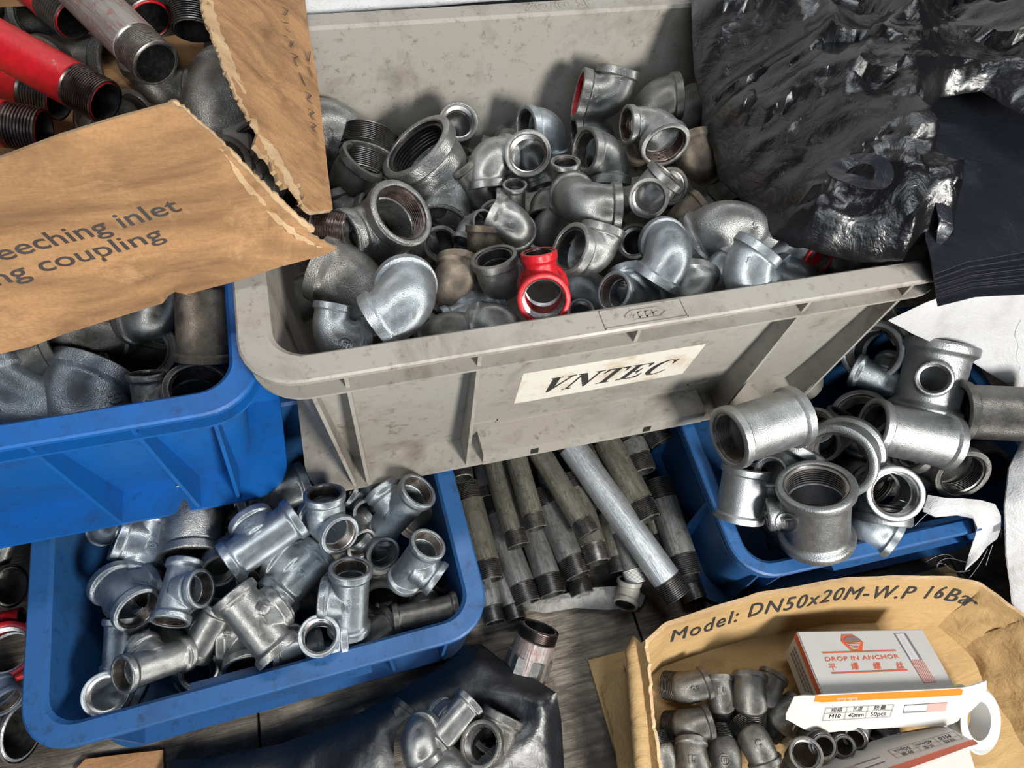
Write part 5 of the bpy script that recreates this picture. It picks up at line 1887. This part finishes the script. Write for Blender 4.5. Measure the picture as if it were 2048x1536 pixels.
def quad(name, pts, mat, root):
    me = bpy.data.meshes.new(name); me.from_pydata(pts, [], [tuple(range(len(pts)))]); me.materials.append(mat)
    o = link(name, me, None, root); child_fix(o, root); return o


quad('orange_strip', [uvl(.01, .02), uvl(.99, .02), uvl(.99, .2), uvl(.01, .2)], M['rust_orange'], c1)
for j in range(3):
    pts = []
    V, F = [], []
    rn = random.Random(j)
    for k in range(12 - j):
        u = .12 + k * .062
        v = .36 + j * .13
        b = len(V)
        V += [uvl(u, v), uvl(u + .045, v), uvl(u + .045, v + .07), uvl(u, v + .07)]
        F.append((b, b + 1, b + 2, b + 3))
    me = bpy.data.meshes.new('small_print'); me.from_pydata(V, [], F); me.materials.append(M['grey_print'])
    child_fix(link('small_print', me, None, c1), c1)

# opened front flap of the first carton
hA, hB = pc(*z3(335, 790)), pc(*z3(1775, 715))
Ofl, nfl = plane3(hA, hB, P(1700, 1462, .060))


def pf1(x, y): return ray_plane(x, y, Ofl, nfl)


flx = (hB - hA).normalized()


def flap_curl(p):
    return 0


outf = [z3(*p) for p in [(402, 728), (1755, 664), (1772, 662), (1880, 630), (1960, 585), (1990, 565), (1985, 640), (1930, 760), (1850, 860), (1760, 960), (1680, 1010), (1600, 1034), (1200, 1045), (780, 1072), (420, 1100), (330, 1098),
                         (230, 1062), (130, 990), (60, 930), (10, 890), (4, 820), (60, 740), (98, 680), (60, 640), (20, 636), (50, 634), (90, 652), (104, 690), (220, 716), (340, 738)]]
outf = outf[:22] + [z3(98, 684), z3(220, 716), z3(340, 738)]
_X = nfl.orthogonal().normalized(); _Y = nfl.cross(_X)
mid = (hA + hB) / 2
half = (hB - hA).length / 2


def curl(p):
    w = Ofl + _X * p.x + _Y * p.y
    s = abs((w - mid).dot(flx)) - half * .96
    return .0 if s < 0 else s * s * 8


fl1, bvfl = plane_sheet('open_flap', Ofl, nfl, outf, .005, curl, .0009, M['white_card'], c1)
child_fix(fl1, c1)
bv_none = bvfl
o = decal('orange_strip', ([pf1(*z3(*p)) for p in [(345, 738), (430, 736), (900, 712), (1400, 690), (1758, 668), (1782, 678), (1768, 728), (1400, 752), (900, 775), (420, 800), (332, 792)]], [tuple(range(11))]), nfl, bvfl, M['orange'], c1, .0010); child_fix(o, c1)
ptext('printed_text', 'DROP IN ANCHOR', z3(556, 772), z3(752, 762), z3(554, 758), M['white_card'], c1, pf1, nfl, bvfl, offset=.02, lift=.0016)
for k in range(4):
    xx = 556 + k * 58
    ptext('printed_text', '平爆螺丝'[k], z3(xx, 790 - k * 3), z3(xx + 22, 789 - k * 3), z3(xx, 778 - k * 3), M['white_card'], c1, pf1, nfl, bvfl, lift=.0016)


def table(pf, nrm, bvh, root, A, B, C_, D, dk=.0007):
    """2 x 3 printed table; A,B,C,D = corners in photo px (top-left, top-right, bottom-right, bottom-left as the print reads)"""
    A, B, C_, D = [Vector(p) for p in (A, B, C_, D)]
    def uv(u, v): p = A.lerp(B, u).lerp(D.lerp(C_, u), v); return (p.x, p.y)
    L = []
    for v in (0, .43, 1): L.append([pf(*uv(k / 6, v)) for k in range(7)])
    for u in (0, .32, .63, 1): L.append([pf(*uv(u, k / 2)) for k in range(3)])
    VV = []
    for l in L:
        out = []
        for p in l:
            h, a_, b_, c_ = bvh.ray_cast(p + nrm * .05, -nrm)
            out.append(h if h else p)
        VV.append(out)
    child_fix(stroke('printed_table', VV, .0004, nrm, M['ink'], root, .0009), root)
    for s, u0, u1, v0, v1, of in (('规格', .09, .26, .36, .09, 0), ('长度', .41, .56, .36, .09, 0), ('数量', .72, .90, .36, .09, 0),
                                 ('M10', .09, .26, .88, .56, .03), ('40mm', .37, .60, .88, .56, .015), ('50pcs', .70, .93, .88, .56, 0)):
        ptext('printed_text', s, uv(u0, v0), uv(u1, v0), uv(u0, v1), M['ink'], root, pf, nrm, bvh, offset=of * .25, lift=.0009)


table(pf1, nfl, bvfl, c1, z3(445, 855), z3(1108, 820), z3(1070, 938), z3(410, 978))
anchor_print(pf1, [z3(1218, 826), z3(1196, 906), z3(1608, 884), z3(1632, 800)], nfl, c1)

# second carton, cut by the bottom edge: only its top edge and the flap behind it
zt = .088
h0, h1_ = P(1712, 1548, .080), P(1937, 1488, zt)
dn = Vector((-.02, -.062, .004))
c2, cn2 = carton('second anchor carton cut by the bottom edge, its table printed upside down', (h0, h1_, h1_ + dn, h0 + dn), .04)
O4, n4 = plane3(h0, h1_, P(1860, 1458, .052))
Xc, Yc = n4.orthogonal().normalized(), n4.cross(n4.orthogonal().normalized())


def pf2(x, y): return ray_plane(x, y, O4, n4)


fl2, bv4 = plane_sheet('open_flap', O4, n4, [z3(*p) for p in [(360, 1440), (560, 1330), (900, 1180), (1200, 1090), (1500, 1036), (1580, 1032), (1640, 1050), (1760, 1110), (1880, 1180), (1930, 1212), (1400, 1360), (1100, 1470), (500, 1500)]], .006, None, .0009, M['white_card'], c2)
child_fix(fl2, c2)
o = decal('orange_strip', ([pf2(*z3(*p)) for p in [(1000, 1462), (1880, 1166), (1936, 1206), (1180, 1480)]], [(0, 1, 2, 3)]), n4, bv4, M['rust_orange'], c2, .0009); child_fix(o, c2)
table(pf2, n4, bv4, c2, z3(1785, 1160), z3(1140, 1348), z3(1052, 1280), z3(1690, 1092))
anchor_print(pf2, [z3(1028, 1382), z3(968, 1336), z3(560, 1470), z3(640, 1520)], n4, c2, .62)

# white plastic spool
sp = base('box', 1962, 1443, .035)
a = dirv(sp, (.80, -.28, .52)); b = dirv(sp, (.2, .9, .1))
a_, b_2, n_ = axes(a, b)
root = finish_root('tape_spool', mat3(a_, b_2, n_, sp, 60 * depth(sp) / F_PX), 'white plastic spool standing beside the open anchor carton', 'spool', None)
V, F = revolve([(.05, .98), (0.0, 1.04), (-.06, 1.0), (-.10, .9), (-.12, .74), (-.62, .72), (-.66, .98), (-.74, 1.0), (-.78, .95), (-.74, .62), (-.05, .62), (-.02, .70), (-.02, .9)], 48, closed=True)
add_part('spool_body', mesh_from('spool_body', V, F, 40), M['white_plastic'], root)

# ------------------------------------------------------------------ black bag at the bottom, film under the pipes, scrap card
bb = field('black_plastic_bag', [(300, 1590, .01), (345, 1520, .02), (430, 1515, .02), (560, 1488, .02), (690, 1440, .025), (760, 1405, .03), (820, 1370, .03), (880, 1335, .03), (930, 1290, .03), (962, 1288, .03), (1000, 1318, .035), (1050, 1345, .045), (1112, 1386, .07),
                                 (1122, 1440, .05), (1132, 1600, .02), (925, 1600, .055), (945, 1530, .062), (990, 1490, .066), (1030, 1452, .062), (1042, 1438, .06), (1010, 1428, .055), (960, 1418, .05), (900, 1418, .05), (850, 1425, .05), (812, 1436, .052), (795, 1455, .052), (788, 1490, .05), (790, 1600, .04)],
           .0055, .006, .03, [(.010, 8, 'fold'), (.004, 20, 'fold'), (.0008, 70, 'n')], .0012, M['bag_dull'], 61, 50)
tag(bb, 'dark plastic bag lying open at the bottom edge with fittings inside', 'plastic bag')
ff = field('clear_film', [(985, 1222, .006), (1040, 1206, .012), (1110, 1192, .016), (1180, 1176, .02), (1262, 1170, .02), (1290, 1192, .014), (1282, 1214, .010), (1220, 1220, .010), (1150, 1216, .010), (1090, 1226, .008), (1060, 1222, .006), (1010, 1238, .004)],
           .004, .005, .02, [(.004, 30, 'fold'), (.0015, 90, 'fold')], .0008, M['film'], 71, 30)
tag(ff, 'crumpled dirty clear film lying on the board under the pipe ends', 'plastic film')
sc_ = field('cardboard_scrap', [(150, 1540, .005), (170, 1518, .006), (250, 1508, .006), (325, 1500, .006), (330, 1600, .004), (150, 1600, .004)], .01, .001, .02, [(.001, 30, 'n')], .004, M['card'], 81, 40)
tag(sc_, 'small brown cardboard piece under the corner of the tee crate', 'cardboard scrap')
